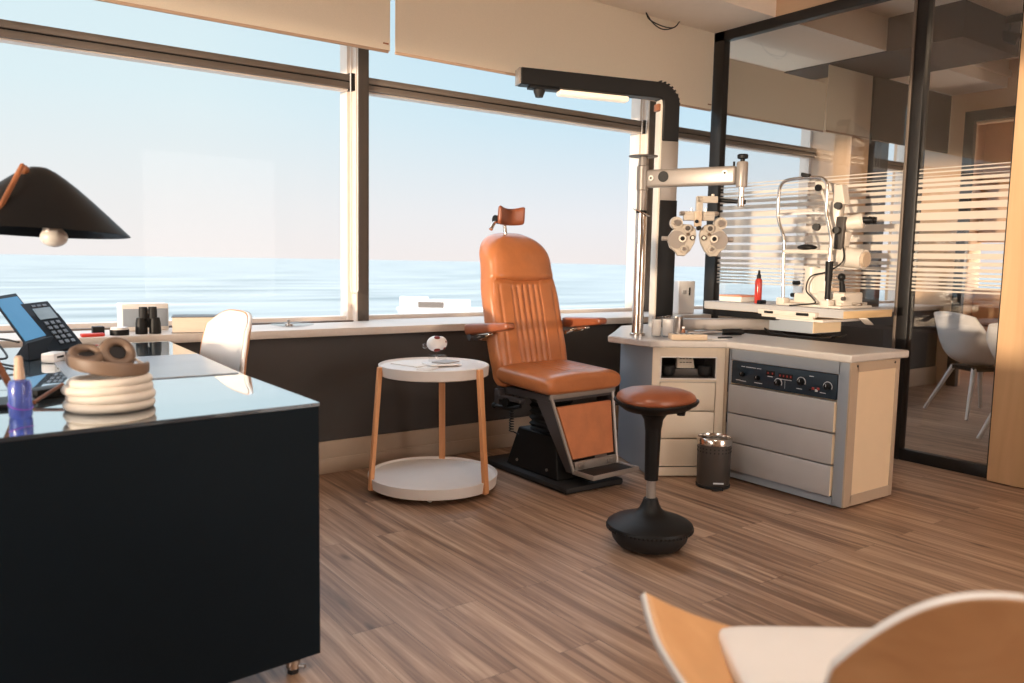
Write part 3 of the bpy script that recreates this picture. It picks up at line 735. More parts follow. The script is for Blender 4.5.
# ================================================================== REFRACTION UNIT
def main_cabinet():
    t = thing('drawer_cabinet', (3.81, 2.55, 0), 'grey laminate cabinet with a dark control panel above three wide drawers', 'cabinet')
    X0, X1, Y0, Y1, Z1 = 3.59, 4.035, 2.183, 2.905, 0.732
    b = B()
    b.bx(X0+0.003, X1-0.003, Y0+0.002, Y0+0.018, 0.014, Z1-0.001).bx(X0+0.003, X1-0.003, Y1-0.018, Y1-0.001, 0.014, Z1-0.001).bx(X1-0.016, X1-0.002, Y0+0.002, Y1-0.001, 0.014, Z1-0.001).bx(X0+0.003, X1-0.003, Y0+0.003, Y1-0.002, 0.014, 0.05).bx(X0+0.003, X1-0.003, Y0+0.003, Y1-0.002, Z1-0.02, Z1-0.001).bx(X0+0.02, X1, Y0, Y1, 0.533, 0.54)
    b.build('carcass', 'cab_cream', t)
    # front frame
    b = B().bx(X0, X0+0.016, Y0, Y0+0.056, 0.012, Z1, 0.002).bx(X0, X0+0.016, Y1-0.016, Y1, 0.012, Z1, 0.002).bx(X0, X0+0.016, Y0+0.05, Y1-0.01, 0.668, Z1).bx(X0, X0+0.016, Y0+0.05, Y1-0.01, 0.012, 0.052)
    b.build('front_frame', 'cab_frame', t)
    # end panel framed in painted steel
    b = B().bx(X0+0.001, X0+0.068, Y0-0.008, Y0, 0.012, Z1, 0.0).bx(X1-0.032, X1, Y0-0.008, Y0, 0.012, Z1, 0.002).bx(X0+0.06, X1-0.03, Y0-0.008, Y0, 0.682, Z1).bx(X0+0.06, X1-0.03, Y0-0.008, Y0, 0.012, 0.066)
    b.build('end_frame', 'taupe', t)
    B().bx(X0+0.066, X1-0.03, Y0-0.004, Y0+0.001, 0.064, 0.684).build('end_panel', 'cab_cream', t)
    for y in (3.645, 3.985):
        B().cyl((y, Y0-0.006, 0.712), (y, Y0-0.011, 0.712), 0.006, seg=10).build('end_screw', 'dark_grey', t)
    for z0, z1 in ((0.378, 0.532), (0.217, 0.371), (0.056, 0.210)):
        d = B().bx(X0-0.016, X0+0.012, Y0+0.060, Y1-0.018, z0, z1, 0.003).build('drawer', 'cab_grey', t)
        B().bx(X0-0.015, X0+0.010, Y0+0.0585, Y0+0.0605, z0+0.003, z1-0.003).build('drawer_edge', 'cab_cream', d)
    p = B().bx(X0-0.004, X0+0.012, Y0+0.060, Y1-0.022, 0.540, 0.664, 0.002).build('control_panel', 'panel_navy', t)
    # dials: y position (towards the window = larger), z, radius, pale arc
    ya = lambda u: Y1-0.022-u*(Y1-Y0-0.082)
    for u, z, r_, ar_ in ((0.12, 0.598, 0.013, 0), (0.275, 0.590, 0.013, 0), (0.475, 0.580, 0.016, 1), (0.69, 0.604, 0.017, 1), (0.925, 0.600, 0.017, 1)):
        k = B().cyl((X0-0.004, ya(u), z), (X0-0.022, ya(u), z), r_, r_*0.85, 22).build('dial_knob', 'black', p)
        B().bx(X0-0.0235, X0-0.0215, ya(u)-0.0012, ya(u)+0.0012, z, z+r_*0.8).build('pointer', 'tick', k)
        if ar_:
            a = B(); q = []
            for i in range(19):
                an = math.radians(-25+230*i/18); q.append((X0-0.0045, ya(u)-math.cos(an)*(r_+0.007), z+math.sin(an)*(r_+0.007)))
            a.tube(q, 0.0022, 6); a.build('dial_scale', 'tick', p)
    for u0, u1, z0, z1 in ((0.355, 0.44, 0.612, 0.638), (0.475, 0.61, 0.607, 0.634)):
        d = B().bx(X0-0.006, X0-0.003, ya(u1), ya(u0), z0, z1, 0.001).build('readout', 'black', p)
        n = 2 if u1-u0 < 0.1 else 4
        for i in range(n):
            uu = u0+(u1-u0)*(i+0.5)/n
            B().bx(X0-0.0068, X0-0.0058, ya(uu)-0.004, ya(uu)+0.004, z0+0.008, z1-0.008).build('digit_segment', 'led_red', d)
    b = B()
    for u0, u1, z in ((0.10, 0.14, 0.640), (0.15, 0.25, 0.640), (0.26, 0.305, 0.640), (0.05, 0.10, 0.562), (0.10, 0.155, 0.560), (0.24, 0.32, 0.562), (0.37, 0.42, 0.607), (0.48, 0.60, 0.602), (0.76, 0.80, 0.640), (0.65, 0.70, 0.567), (0.86, 0.91, 0.565)):
        b.bx(X0-0.0047, X0-0.0038, ya(u1), ya(u0), z-0.0018, z+0.0018)
    b.bx(X0-0.0047, X0-0.0038, ya(0.541), ya(0.538), 0.556, 0.602)
    b.build('panel_marking', 'tick', p)
    for u, z, m in ((0.775, 0.572, 'black'), (0.80, 0.580, 'led_red'), (0.83, 0.572, 'tick'), (0.845, 0.582, 'led_red')):
        B().bx(X0-0.010, X0-0.003, ya(u)-0.006, ya(u)+0.006, z-0.006, z+0.006, 0.001).build('push_button', m, p)
main_cabinet()

PA = V((3.227, 3.141, 0)); PE = V((0.848, -0.530, 0)); PN = V((0.530, 0.848, 0))
def pedestal():
    t = thing('pedestal_cabinet', PA+PE*0.2+PN*0.2, 'narrow angled cream pedestal with an open niche above three drawers', 'cabinet')
    M = Matrix(((PE.x, PN.x, 0, PA.x), (PE.y, PN.y, 0, PA.y), (0, 0, 1, 0), (0, 0, 0, 1)))
    W = 0.408; H = 0.732
    b = B(M)
    b.bx(0, 0.018, 0, 0.40, 0.008, H).bx(W-0.018, W, 0, 0.40, 0.008, H).bx(0.018, W-0.018, 0.38, 0.40, 0.008, H).bx(0.018, W-0.018, 0.0, 0.38, 0.008, 0.052).bx(0.018, W-0.018, 0.0, 0.38, 0.530, 0.552)
    b.build('carcass', 'cab_grey', t)
    B(M).prism([(0.0, 0.0), (0.014, 0.0), (-0.060, 0.473), (-0.082, 0.473)], 0.008, H).build('side_panel', 'cab_frame', t)
    B().prism([(3.568, 2.936), (3.584, 2.909), (3.588, 2.909), (3.588, 3.02), (3.578, 3.02)], 0.008, H).build('corner_filler', 'taupe', t)
    b = B(M)
    b.bx(0, 0.044, -0.010, 0, 0.008, H, 0.002).bx(W-0.046, W, -0.010, 0, 0.008, H, 0.002).bx(0.04, W-0.04, -0.010, 0.0, 0.680, H).bx(0.04, W-0.04, -0.010, 0, 0.540, 0.553).bx(0.04, W-0.04, -0.010, 0, 0.008, 0.056)
    b.build('front_frame', 'pedestal_cream', t)
    b = B(M)
    for a in ((0.044, 0.050, 0.553, 0.680), (W-0.052, W-0.046, 0.553, 0.680), (0.044, W-0.046, 0.674, 0.680), (0.044, W-0.046, 0.553, 0.559)):
        b.bx(a[0], a[1], -0.014, 0.002, a[2], a[3], 0.001)
    b.build('niche_trim', 'white_metal', t)
    n = B(M).bx(0.045, W-0.047, 0.19, 0.20, 0.553, 0.690).bx(0.045, W-0.047, 0.0, 0.20, 0.553, 0.562).bx(0.045, 0.052, 0, 0.2, 0.553, 0.69).bx(W-0.054, W-0.047, 0, 0.2, 0.553, 0.69).bx(0.045, W-0.047, 0, 0.2, 0.686, 0.695).build('niche_liner', 'dark_grey', t)
    B(M).bx(0.052, W-0.054, 0.055, 0.19, 0.562, 0.604, 0.002).build('niche_shelf', 'dark_grey', n)
    for x in (0.105, 0.315):
        B(M).lathe([(0.0, 0.562), (0.026, 0.564), (0.036, 0.578), (0.040, 0.600), (0.040, 0.622), (0.0, 0.624)], (x, 0.055, 0), 28, cap=False).build('charging_well', 'rubber', n)
    so2 = B(M).hexa([(0.160, 0.075, 0.606), (0.262, 0.075, 0.606), (0.262, 0.11, 0.606), (0.160, 0.11, 0.606)], [(0.168, 0.095, 0.676), (0.254, 0.095, 0.676), (0.254, 0.12, 0.676), (0.168, 0.12, 0.676)]).build('socket_block', 'pedestal_cream', n)
    for x in (0.185, 0.203, 0.222, 0.240):
        for z in (0.632, 0.652):
            B(M).bx(x-0.007, x+0.007, 0.076+(z-0.606)*0.28, 0.09+(z-0.606)*0.28, z-0.007, z+0.007).build('socket', 'black', so2)
    for z0, z1 in ((0.378, 0.536), (0.222, 0.372), (0.062, 0.216)):
        B(M).bx(0.048, W-0.05, -0.012, 0.01, z0, z1, 0.003).build('drawer', 'pedestal_cream', t)
pedestal()

poly = [(3.558, 2.158), (4.065, 2.145), (4.065, 3.98), (3.72, 3.92), (3.42, 3.655), (3.16, 3.434), (3.176, 3.113), (3.545, 2.886)]
wt = B().prism(poly, 0.733, 0.772).build('worktop', 'worktop', None, bevel=0.008)
tag(wt, 'pale grey worktop running over both cabinets', 'worktop')
WT = 0.7725

def bin_():
    c = V((3.396, 2.822, 0))
    t = thing('waste_bin', c, 'small dark grey pedal bin with a chrome rim in front of the cabinets', 'bin')
    B().lathe([(0.0, 0.006), (0.084, 0.006), (0.087, 0.012), (0.089, 0.235), (0.0, 0.235)], c, 48, cap=False).build('bin_body', 'dark_grey', t)
    B().lathe([(0.083, 0.0), (0.090, 0.0), (0.091, 0.014), (0.088, 0.016)], c, 48).build('base_ring', 'rubber', t)
    r_ = B().lathe([(0.090, 0.232), (0.0925, 0.235), (0.0925, 0.264), (0.088, 0.270), (0.086, 0.262), (0.086, 0.240)], c, 48).build('chrome_rim', 'chrome', t)
    B().lathe([(0.0, 0.252), (0.060, 0.250), (0.085, 0.243), (0.084, 0.236), (0.0, 0.244)], c, 40, cap=False).build('swing_lid', 'dark_grey', r_)
    b = B()
    for zz in (0.196, 0.214):
        for i in range(26):
            a = 2*PI*i/26; d = V((math.cos(a), math.sin(a), 0))
            b.box(c+d*0.0885+V((0, 0, zz)), (0.004, 0.007, 0.0085), rotm(a), 0.001)
    b.build('perforations', 'rubber', t)
    a = math.radians(232); d = V((math.cos(a), math.sin(a), 0)); s_ = V((-d.y, d.x, 0))
    B().box(c+d*0.100+V((0, 0, 0.008)), (0.05, 0.06, 0.008), rotm(a), 0.002).build('pedal', 'rubber', t)
    B().box(c+d*0.0885+s_*0.01+V((0, 0, 0.035)), (0.003, 0.055, 0.009), rotm(a), 0.0008).build('maker_plate', 'tick', t)
bin_()

def instrument_stand():
    c = V((3.905, 3.745, WT)); zr = math.radians(-21.5)
    M = Matrix.Translation(c) @ rotm(zr)
    t = thing('instrument_stand', c, 'tall column stand with a black overhead arm and lamp', 'stand')
    B(M).bx(-0.062, 0.062, -0.036, 0.046, 0.0, 1.50, 0.004).build('column', 'cream', t)
    B(M).bx(-0.052, 0.064, -0.047, -0.036, 1.0-0.18, 1.20, 0.003).build('column_insert', 'alu', t)
    B(M).bx(-0.05, 0.066, -0.050, -0.036, 0.0, 0.822, 0.004).bx(0.060, 0.067, -0.05, 0.047, 0.0, 0.822).build('lower_cover', 'black', t)
    # elbow + arm as one swept box section
    R = []; zc = 1.54; xr = -0.0
    hw = 0.049
    path = []
    path.append(((0.006, 1.195), (0, 1)))
    path.append(((0.006, 1.42), (0, 1)))
    rad = 0.09; U = 0.012
    for i in range(11):
        a = PI/2*i/10
        path.append(((0.006-rad+rad*math.cos(a), 1.42+rad*math.sin(a)), (-math.sin(a), math.cos(a))))
    path.append(((-0.99, 1.535), (-1, 0)))
    for (x, z), (tx, tz) in path:
        nx, nz = tz, -tx            # outward normal in the arm plane
        h = 0.056 if tx > -0.5 else 0.050
        R.append([(x+nx*h, -0.052, z+nz*h), (x+nx*h, 0.047, z+nz*h), (x-nx*h, 0.047, z-nz*h), (x-nx*h, -0.052, z-nz*h)])
    ar = B(M).rings(R).build('overhead_arm', 'black', t, bevel=0.008)
    b = B(M)
    for i in range(8):
        a = PI/2*(i+0.5)/8; x, z = 0.006-rad+(rad+0.057)*math.cos(a), 1.42+(rad+0.057)*math.sin(a)
        b.box((x, -0.002, z), (0.006, 0.09, 0.012), rotm(0, 0, -a), 0.001)
    b.build('elbow_ribs', 'rubber', ar)
    B(M).bx(-1.004, -0.990, -0.05, 0.045, 1.487, 1.583, 0.004).build('end_cap', 'alu', ar)
    B(M).box((-0.51, -0.002, 1.450), (0.46, 0.076, 0.034), rotm(0, 0, math.radians(1.6)), 0.012, 3).build('lamp_tube', 'diffuser', ar)
    k = B(M).box((-0.835, -0.002, 1.474), (0.19, 0.075, 0.016), rotm(0, 0, math.radians(1.6)), 0.003).build('lamp_housing', 'black', ar)
    B(M).lathe([(0.034, 1.470), (0.036, 1.455), (0.026, 1.430), (0.024, 1.422), (0.0, 1.422)], (-0.86, 0.0, 0), 24, cap=False).build('spot_knob', 'rubber', ar)
    B(M).bx(-0.085, -0.052, -0.03, 0.03, 1.385, 1.43, 0.006).build('corner_plug', 'brown_wood', t)
instrument_stand()

AX = V((3.322, 3.360, WT))
def swing_arm():
    t = thing('phoropter_stand', AX, 'chrome post with a flat grey swing arm beside the column stand', 'arm')
    B().lathe([(0.0, 0.0), (0.045, 0.0), (0.045, 0.012), (0.033, 0.016), (0.033, 0.70)], AX, 32, cap=False).build('post', 'chrome', t)
    z0 = AX.z
    b = B().lathe([(0.0, 1.488-z0), (0.028, 1.488-z0), (0.029, 1.60-z0), (0.033, 1.605-z0), (0.034, 1.735-z0), (0.027, 1.742-z0), (0.024, 1.790-z0), (0.0, 1.790-z0)], AX, 32, cap=False)
    b.build('bearing_sleeve', 'alu', t)
    B().lathe([(0.0, 1.788-z0), (0.082, 1.790-z0), (0.082, 1.795-z0), (0.0, 1.802-z0)], AX, 36, cap=False).build('top_disc', 'dark_grey', t)
    B().lathe([(0.031, 1.455-z0), (0.032, 1.488-z0), (0.028, 1.489-z0), (0.0, 1.489-z0)], AX, 32, cap=False).build('lower_collar', 'black', t)
    lp = [AX+V((0.045*math.cos(a)-0.0, 0.045*math.sin(a), 1.478-z0-0.02*math.sin(a+2.4))) for a in [2*PI*i/24 for i in range(24)]]
    B().tube(lp, 0.004, 8, closed=True).build('cable_loop', 'chrome', t)
    E1 = V((3.530, 2.830, 0))
    d = V((E1.x-AX.x, E1.y-AX.y, 0)); Ld = d.length; d.normalize()
    M = Matrix.Translation((AX.x, AX.y, 0)) @ rotm(math.atan2(d.y, d.x))
    a = B(M)
    a.box((Ld/2, 0, 1.665), (Ld-0.055, 0.046, 0.100), None, 0.016, 3)
    bar = a.build('arm_bar', 'alu', t)
    q = lambda x, z: (x, -0.0235, z)
    B(M).cyl(q(0.135, 1.672), (0.135, -0.0275, 1.672), 0.030, seg=30).build('round_label', 'black', bar)
    for x, z in ((0.062, 1.667), (Ld-0.085, 1.678)):
        s_ = B(M).cyl(q(x, z), (x, -0.027, z), 0.015, seg=20).build('cap_screw', 'steel', bar)
        B(M).cyl((x, -0.0265, z), (x, -0.0285, z), 0.007, seg=6).build('hex_socket', 'black', s_)
    B(M).cyl((Ld-0.045, 0.0, 1.712), (Ld-0.045, 0.0, 1.738), 0.006).build('index_pin', 'black', bar)
    B().lathe([(0.0, 1.602), (0.0285, 1.602), (0.0300, 1.61), (0.0300, 1.728), (0.026, 1.735), (0.0, 1.735)], E1, 30, cap=False).build('end_sleeve', 'alu', t)
    kn = B().lathe([(0.0, 1.735), (0.012, 1.735), (0.012, 1.748), (0.027, 1.752), (0.029, 1.768), (0.024, 1.774), (0.0, 1.774)], E1, 28, cap=False).build('clamp_knob', 'black', t)
    B().lathe([(0.0, 1.498), (0.017, 1.498), (0.019, 1.51), (0.019, 1.545), (0.013, 1.55), (0.016, 1.602), (0.0, 1.603)], E1, 24, cap=False).build('drop_pin', 'chrome', t)
    P2 = V((3.452, 2.948, 1.536))
    B().cyl((E1.x+0.014, E1.y-0.022, 1.523), P2, 0.0115, seg=16).build('cross_rod', 'black', t)
swing_arm()

def phoropter():
    c = V((3.352, 2.966, 1.346)); S = 4.33/808.0
    t = thing('phoropter', (c.x, c.y, c.z-0.12), 'ivory phoropter head with twin lens discs hanging from the grey arm', 'phoropter')
    M = Matrix.Translation(c) @ rotm(math.radians(-38.5))
    p = lambda u, v, y=0.0: ((u-697)*S, y, -(v-235)*S)
    def disc(b, u, v, r_, y0, y1, r2=None, seg=28): b.cyl(p(u, v, y0), p(u, v, y1), r_*S, (r2 or r_)*S, seg); return b
    for sg in (-1, 1):
        X = lambda u: 697+sg*(697-u) if sg > 0 else u
        mirror = (lambda u: u) if sg < 0 else (lambda u: 2*697.2-u)
        # tapering face plate
        out = [(672.0, 231), (668.6, 236), (668.0, 242), (670, 248), (675.5, 252), (677.5, 256), (684.5, 256.3), (690, 251), (694.2, 243), (695.6, 235), (694.6, 229), (690, 225), (680, 224.5)]
        poly = [p(mirror(u), v) for u, v in out]
        bb = B(M); n = len(poly)
        R = []
        for y, k in ((0.012, 0.97), (0.006, 1.0), (-0.022, 1.0), (-0.028, 0.96)):
            cx = sum(q[0] for q in poly)/n; cz = sum(q[2] for q in poly)/n
            R.append([(cx+(q[0]-cx)*k, y, cz+(q[2]-cz)*k) for q in poly])
        plate = bb.rings(R).build('lens_housing', 'ivory', t, angle=30)
        b = B(M); disc(b, mirror(676.5), 240, 9.2, -0.02, -0.031, 8.8, 40); b.build('lens_disc', 'alu', plate)
        k = B(M); disc(k, mirror(675.6), 223.6, 6.3, 0.01, -0.036, 6.0); k = k.build('cylinder_knob', 'ivory', t)
        r_ = B(M); disc(r_, mirror(675.6), 223.6, 3.4, -0.036, -0.050, 3.0, 20); r_.build('knob_centre', 'steel', k)
        k = B(M); disc(k, mirror(686.2), 228.8, 4.1, -0.02, -0.044, 3.9); k = k.build('power_dial', 'ivory', plate)
        r_ = B(M); disc(r_, mirror(686.2), 228.8, 2.5, -0.044, -0.0475, 2.4, 20); r_.build('dial_window', 'dark_grey', k) if False else r_.build('dial_face', 'dark_grey', plate)
        k = B(M); disc(k, mirror(681.6), 238.9, 3.9, -0.02, -0.042, 3.6); k.build('aperture_ring', 'cream', plate)
        k = B(M); disc(k, mirror(681.6), 238.9, 2.3, -0.040, -0.0435, 2.2, 20); k.build('aperture', 'black', plate)
        k = B(M); disc(k, mirror(691.6), 238.0, 2.6, -0.02, -0.038, 2.5, 20); k.build('sight_ring', 'black', plate)
        k = B(M); disc(k, mirror(691.6), 238.0, 1.7, -0.036, -0.0395, 1.6, 20); k.build('sight_lens', 'cream', plate)
        k = B(M); disc(k, mirror(683.6), 249.2, 4.2, -0.02, -0.040, 3.8); k = k.build('lower_dial', 'ivory', plate)
        r_ = B(M); disc(r_, mirror(683.6), 249.2, 2.2, -0.039, -0.048, 1.8, 16); r_.build('lower_dial_button', 'steel', plate)
        k = B(M); disc(k, mirror(686.8), 234.6, 1.7, -0.02, -0.038, 1.5, 14); k.build('small_button', 'chrome', plate)
        k = B(M).cyl(p(mirror(668.5), 239, -0.008), p(mirror(662.0), 239, -0.008), 2.3*S, seg=18); k.build('side_knob', 'alu', t)
    b = B(M)
    b.box(p(697.3, 214, -0.005), (37*S, 0.05, 4.2*S), None, 0.004); b.box(p(697.6, 217, -0.006), (30*S, 0.044, 8*S), None, 0.004)
    br = b.build('upper_bridge', 'ivory', t)
    for u in (680.5, 714.5):
        B(M).cyl(p(u-2, 214, -0.03), p(u+2, 214, -0.03), 1.7*S, seg=14).build('bridge_knob', 'steel', br)
    for u in (690, 704):
        B(M).cyl(p(u, 213, -0.01), p(u, 208.6, -0.01), 1.1*S, seg=12).build('level_pin', 'chrome', br)
    b = B(M).box(p(696.2, 219.5, -0.03), (7*S, 0.03, 15*S), None, 0.003); cp = b.build('centre_scale', 'taupe', t)
    B(M).cyl(p(697, 228.5, -0.03), p(697, 228.5, -0.055), 2.4*S, 2.1*S, 18).build('centring_knob', 'black', cp)
    B(M).cyl(p(694.5, 222, -0.04), p(694.5, 222, -0.052), 1.8*S, seg=14).build('rotation_knob', 'navy_plastic', cp)
    b = B(M).box(p(698, 205, 0), (6.4*S, 0.034, 16*S), None, 0.003).box(p(705.5, 200, 0), (20.5*S, 0.034, 6.6*S), None, 0.003)
    b.build('hanger', 'ivory', t)
    B(M).cyl(p(711, 198, 0), p(711, 194.6, 0), 1.5*S, seg=14).build('hanger_screw', 'cream', t)
phoropter()

# ------------------------------------------------------------------ slit lamp table
def slit_table():
    t = thing('instrument_table', (3.645, 3.355, WT), 'height-adjustable instrument table on a swivelling metal arm', 'table')
    B().lathe([(0.0, 0.0), (0.040, 0.0), (0.036, 0.006), (0.036, 0.104), (0.0, 0.108)], (3.645, 3.355, WT), 32, cap=False).build('pivot', 'steel', t)
    a, c = V((3.66, 3.35, 0.828)), V((4.34, 3.075, 0.828)); d = (c-a)
    B(Matrix.Translation((a+c)/2) @ rotm(math.atan2(d.y, d.x))).box((0, 0, 0), (d.length, 0.09, 0.066), None, 0.006).build('swing_arm', 'alu', t)
    tp = B().bx(4.10, 4.60, 2.548, 3.54, 0.902, 0.950, 0.004).build('table_top', 'ply', t)
    B().bx(4.098, 4.602, 2.546, 3.542, 0.944, 0.9515, 0.002).bx(4.0975, 4.1, 2.55, 3.54, 0.904, 0.944).build('laminate', 'cab_grey', tp)
    B().bx(4.13, 4.56, 3.02, 3.46, 0.860, 0.900, 0.004).build('underside_box', 'black', t)
    B().bx(4.18, 4.46, 2.79, 3.13, 0.796, 0.868, 0.004).build('lift_housing', 'cab_frame', t)
    B().bx(4.182, 4.46, 2.786, 2.79, 0.80, 0.866).build('lift_housing_warm_side', 'cab_cream', t)  # thin cream sheet paints warm light on this side of the housing
    B().bx(4.14, 4.52, 2.70, 3.02, 0.868, 0.884, 0.004).build('tray', 'white_metal', t)
    B().bx(4.06, 4.10, 2.70, 3.09, 0.900, 0.928, 0.004).bx(4.07, 4.10, 2.72, 3.07, 0.884, 0.902, 0.003).build('front_switch_bar', 'cream', t)
    B().bx(4.052, 4.062, 2.74, 2.82, 0.906, 0.922, 0.003).bx(4.052, 4.062, 2.98, 3.04, 0.906, 0.92, 0.003).build('switch', 'black', t)
    b = B().tube(ease([(4.16, 3.14, 0.83), (4.15, 3.08, 0.79), (4.14, 3.02, 0.779), (4.14, 2.70, 0.779), (4.15, 2.64, 0.80)], 5), 0.006, 8).tube(ease([(4.30, 3.14, 0.83), (4.29, 3.08, 0.79), (4.28, 3.02, 0.779), (4.28, 2.70, 0.779), (4.29, 2.64, 0.80)], 5), 0.006, 8).bx(4.14, 4.28, 2.70, 2.72, 0.774, 0.784)
    b.build('cable_cradle', 'black', t)
    B().box((4.52, 2.66, 0.868), (0.12, 0.05, 0.006), rotm(0.2, 0, 0.35), 0.002).build('slip_tray', 'white_metal', t)
slit_table()

def slit_lamp():
    z0 = 0.952
    t = thing('slit_lamp', (4.33, 2.86, z0), 'cream slit lamp microscope with a chrome chin rest frame', 'slit lamp')
    fx = 4.215
    # chin rest frame
    pts = ease([(fx, 3.028, z0+0.03), (fx, 3.036, 1.20), (fx, 3.040, 1.30), (fx, 3.046, 1.365), (fx, 3.090, 1.47), (fx, 3.096, 1.60), (fx, 3.088, 1.665), (fx, 3.050, 1.698), (fx, 2.95, 1.706), (fx, 2.85, 1.703), (fx, 2.795, 1.690), (fx, 2.769, 1.640), (fx, 2.766, 1.50), (fx, 2.728, 1.36), (fx, 2.728, 1.26), (fx, 2.728, z0+0.03)], 7)
    fr = B().tube(pts, 0.0098, 14).build('chin_rest_frame', 'chrome', t, angle=60)
    B().tube(ease([(fx, 3.09, 1.495), (fx+0.03, 3.02, 1.503), (fx+0.035, 2.93, 1.505), (fx+0.03, 2.84, 1.503), (fx, 2.768, 1.497)], 6), 0.013, 10, flat=0.35).build('forehead_band', 'white', fr)
    B().box((fx, 2.915, 1.722), (0.03, 0.055, 0.022), rotm(0, 0.25), 0.006).build('top_clip', 'rubber', fr)
    b = B().bx(fx-0.018, fx+0.018, 2.73, 3.035, 1.262, 1.288, 0.006)
    cb = b.build('chin_bar', 'cream', t)
    B().sph((fx, 2.88, 1.300), (0.04, 0.062, 0.018), 24).build('chin_cup', 'black', cb)
    gp = B().cyl((fx, 2.728, 1.105), (fx, 2.728, 1.22), 0.020, 0.022, 20).cyl((fx, 2.728, z0+0.05), (fx, 2.728, 1.105), 0.0155, 0.016, 18).build('height_grip', 'black', fr)
    for y in (3.028, 2.728):
        B().bx(fx-0.03, fx+0.03, y-0.028, y+0.028, z0, z0+0.045, 0.005).build('frame_foot', 'cream', fr)
    # base plate with rails
    b = B().bx(4.19, 4.52, 2.63, 3.06, z0, z0+0.014, 0.004).bx(4.25, 4.52, 3.0, 3.03, z0+0.014, z0+0.03, 0.003).bx(4.25, 4.52, 2.66, 2.69, z0+0.014, z0+0.03, 0.003)
    b.build('base_plate', 'cream', t)
    b = B().tube([(4.36, 2.60, z0+0.024), (4.36, 3.08, z0+0.024)], 0.008, 12)
    b.build('axle', 'chrome', t)
    bl = B().bx(4.27, 4.47, 2.66, 2.84, z0+0.014, z0+0.090, 0.010, 3).bx(4.28, 4.46, 2.84, 3.0, z0+0.014, z0+0.075, 0.010, 3).build('cross_slide', 'cream', t)
    B().cyl((4.32, 2.70, z0+0.088), (4.30, 2.70, z0+0.175), 0.018, 0.013, 20).sph((4.30, 2.70, z0+0.178), 0.023, 18).build('joystick', 'black', bl)
    for y in (2.76, 2.655): B().cyl((4.268, y, z0+0.055), (4.25, y, z0+0.055), 0.012, seg=16).build('locking_screw', 'dark_grey', bl)
    for y, z in ((3.01, 0.06), (3.0, 0.135)): B().cyl((4.30, y-0.02, z0+z), (4.30, y+0.02, z0+z), 0.013, seg=14).build('side_knob', 'black', bl)
    # illumination column and body
    b = B().lathe([(0.0, 0.05), (0.052, 0.05), (0.050, 0.07), (0.044, 0.10), (0.042, 0.235), (0.0, 0.242)], (4.33, 2.915, z0), 32, cap=False).bx(4.30, 4.37, 2.80, 2.92, z0+0.07, z0+0.23, 0.012, 3)
    b.build('pillar', 'cream', t)
    b = B().cyl((4.36, 2.60, 1.235), (4.36, 2.80, 1.255), 0.056, 0.062, 28).cyl((4.36, 2.78, 1.20), (4.36, 2.78, 1.38), 0.038, 0.028, 24).box((4.37, 2.76, 1.33), (0.075, 0.075, 0.14), rotm(0, 0.15), 0.012, 3)
    lm = b.build('illumination_body', 'cream', t)
    B().cyl((4.36, 2.602, 1.235), (4.36, 2.585, 1.234), 0.045, 0.042, 24).build('lamp_cap', 'taupe', lm)
    B().box((4.33, 2.745, 1.38), (0.03, 0.055, 0.20), rotm(0, 0.06), 0.005).build('mirror_arm', 'dark_grey', lm)
    # microscope: body, drum, eyepieces
    b = B().cyl((4.33, 2.83, 1.425), (4.40, 2.66, 1.455), 0.034, 0.046, 28).cyl((4.40, 2.66, 1.455), (4.405, 2.648, 1.457), 0.046, 0.040, 28).box((4.35, 2.79, 1.49), (0.08, 0.07, 0.16), rotm(0.3, 0.12), 0.012, 3)
    mc = b.build('microscope_body', 'cream', t)
    for o in (-0.022, 0.022):
        B().cyl((4.405+o, 2.648, 1.46), (4.42+o, 2.612, 1.46), 0.019, 0.017, 18).cyl((4.42+o, 2.612, 1.46), (4.428+o, 2.594, 1.46), 0.022, 0.018, 18).build('eyepiece', 'black', mc)
    for p_ in ((4.30, 2.745, 1.40), (4.30, 2.745, 1.54), (4.28, 2.865, 1.42)):
        B().cyl(p_, (p_[0]-0.035, p_[1]-0.012, p_[2]), 0.022, 0.020, 18).build('focus_knob', 'black', mc)
    # lamp head arm leaning back towards the frame
    b = B().hexa([(4.32, 2.72, 1.55), (4.38, 2.72, 1.55), (4.38, 2.80, 1.55), (4.32, 2.80, 1.55)], [(4.32, 2.745, 1.665), (4.38, 2.745, 1.665), (4.38, 2.80, 1.665), (4.32, 2.80, 1.665)]).hexa([(4.33, 2.79, 1.62), (4.37, 2.79, 1.62), (4.37, 2.79, 1.67), (4.33, 2.79, 1.67)], [(4.33, 2.93, 1.665), (4.37, 2.93, 1.665), (4.37, 2.93, 1.705), (4.33, 2.93, 1.705)])
    b.box((4.35, 2.875, 1.60), (0.012, 0.016, 0.26), rotm(0, -0.42), 0.002)
    hd = b.build('lamp_head', 'cream', t, bevel=0.004)
    B().cyl((4.33, 2.90, 1.655), (4.315, 2.90, 1.655), 0.02, seg=18).build('lamp_head_knob', 'black', hd)
    # cable
    B().tube(ease([(4.30, 2.70, 1.30), (4.27, 2.68, 1.22), (4.25, 2.76, 1.16), (4.24, 2.86, 1.13), (4.235, 2.885, 1.05), (4.24, 2.84, 1.0), (4.20, 2.80, 0.975), (4.13, 2.87, 0.962), (4.10, 2.90, 0.958)], 6), 0.0045, 8).build('lamp_cable', 'black', t, angle=60)
slit_lamp()

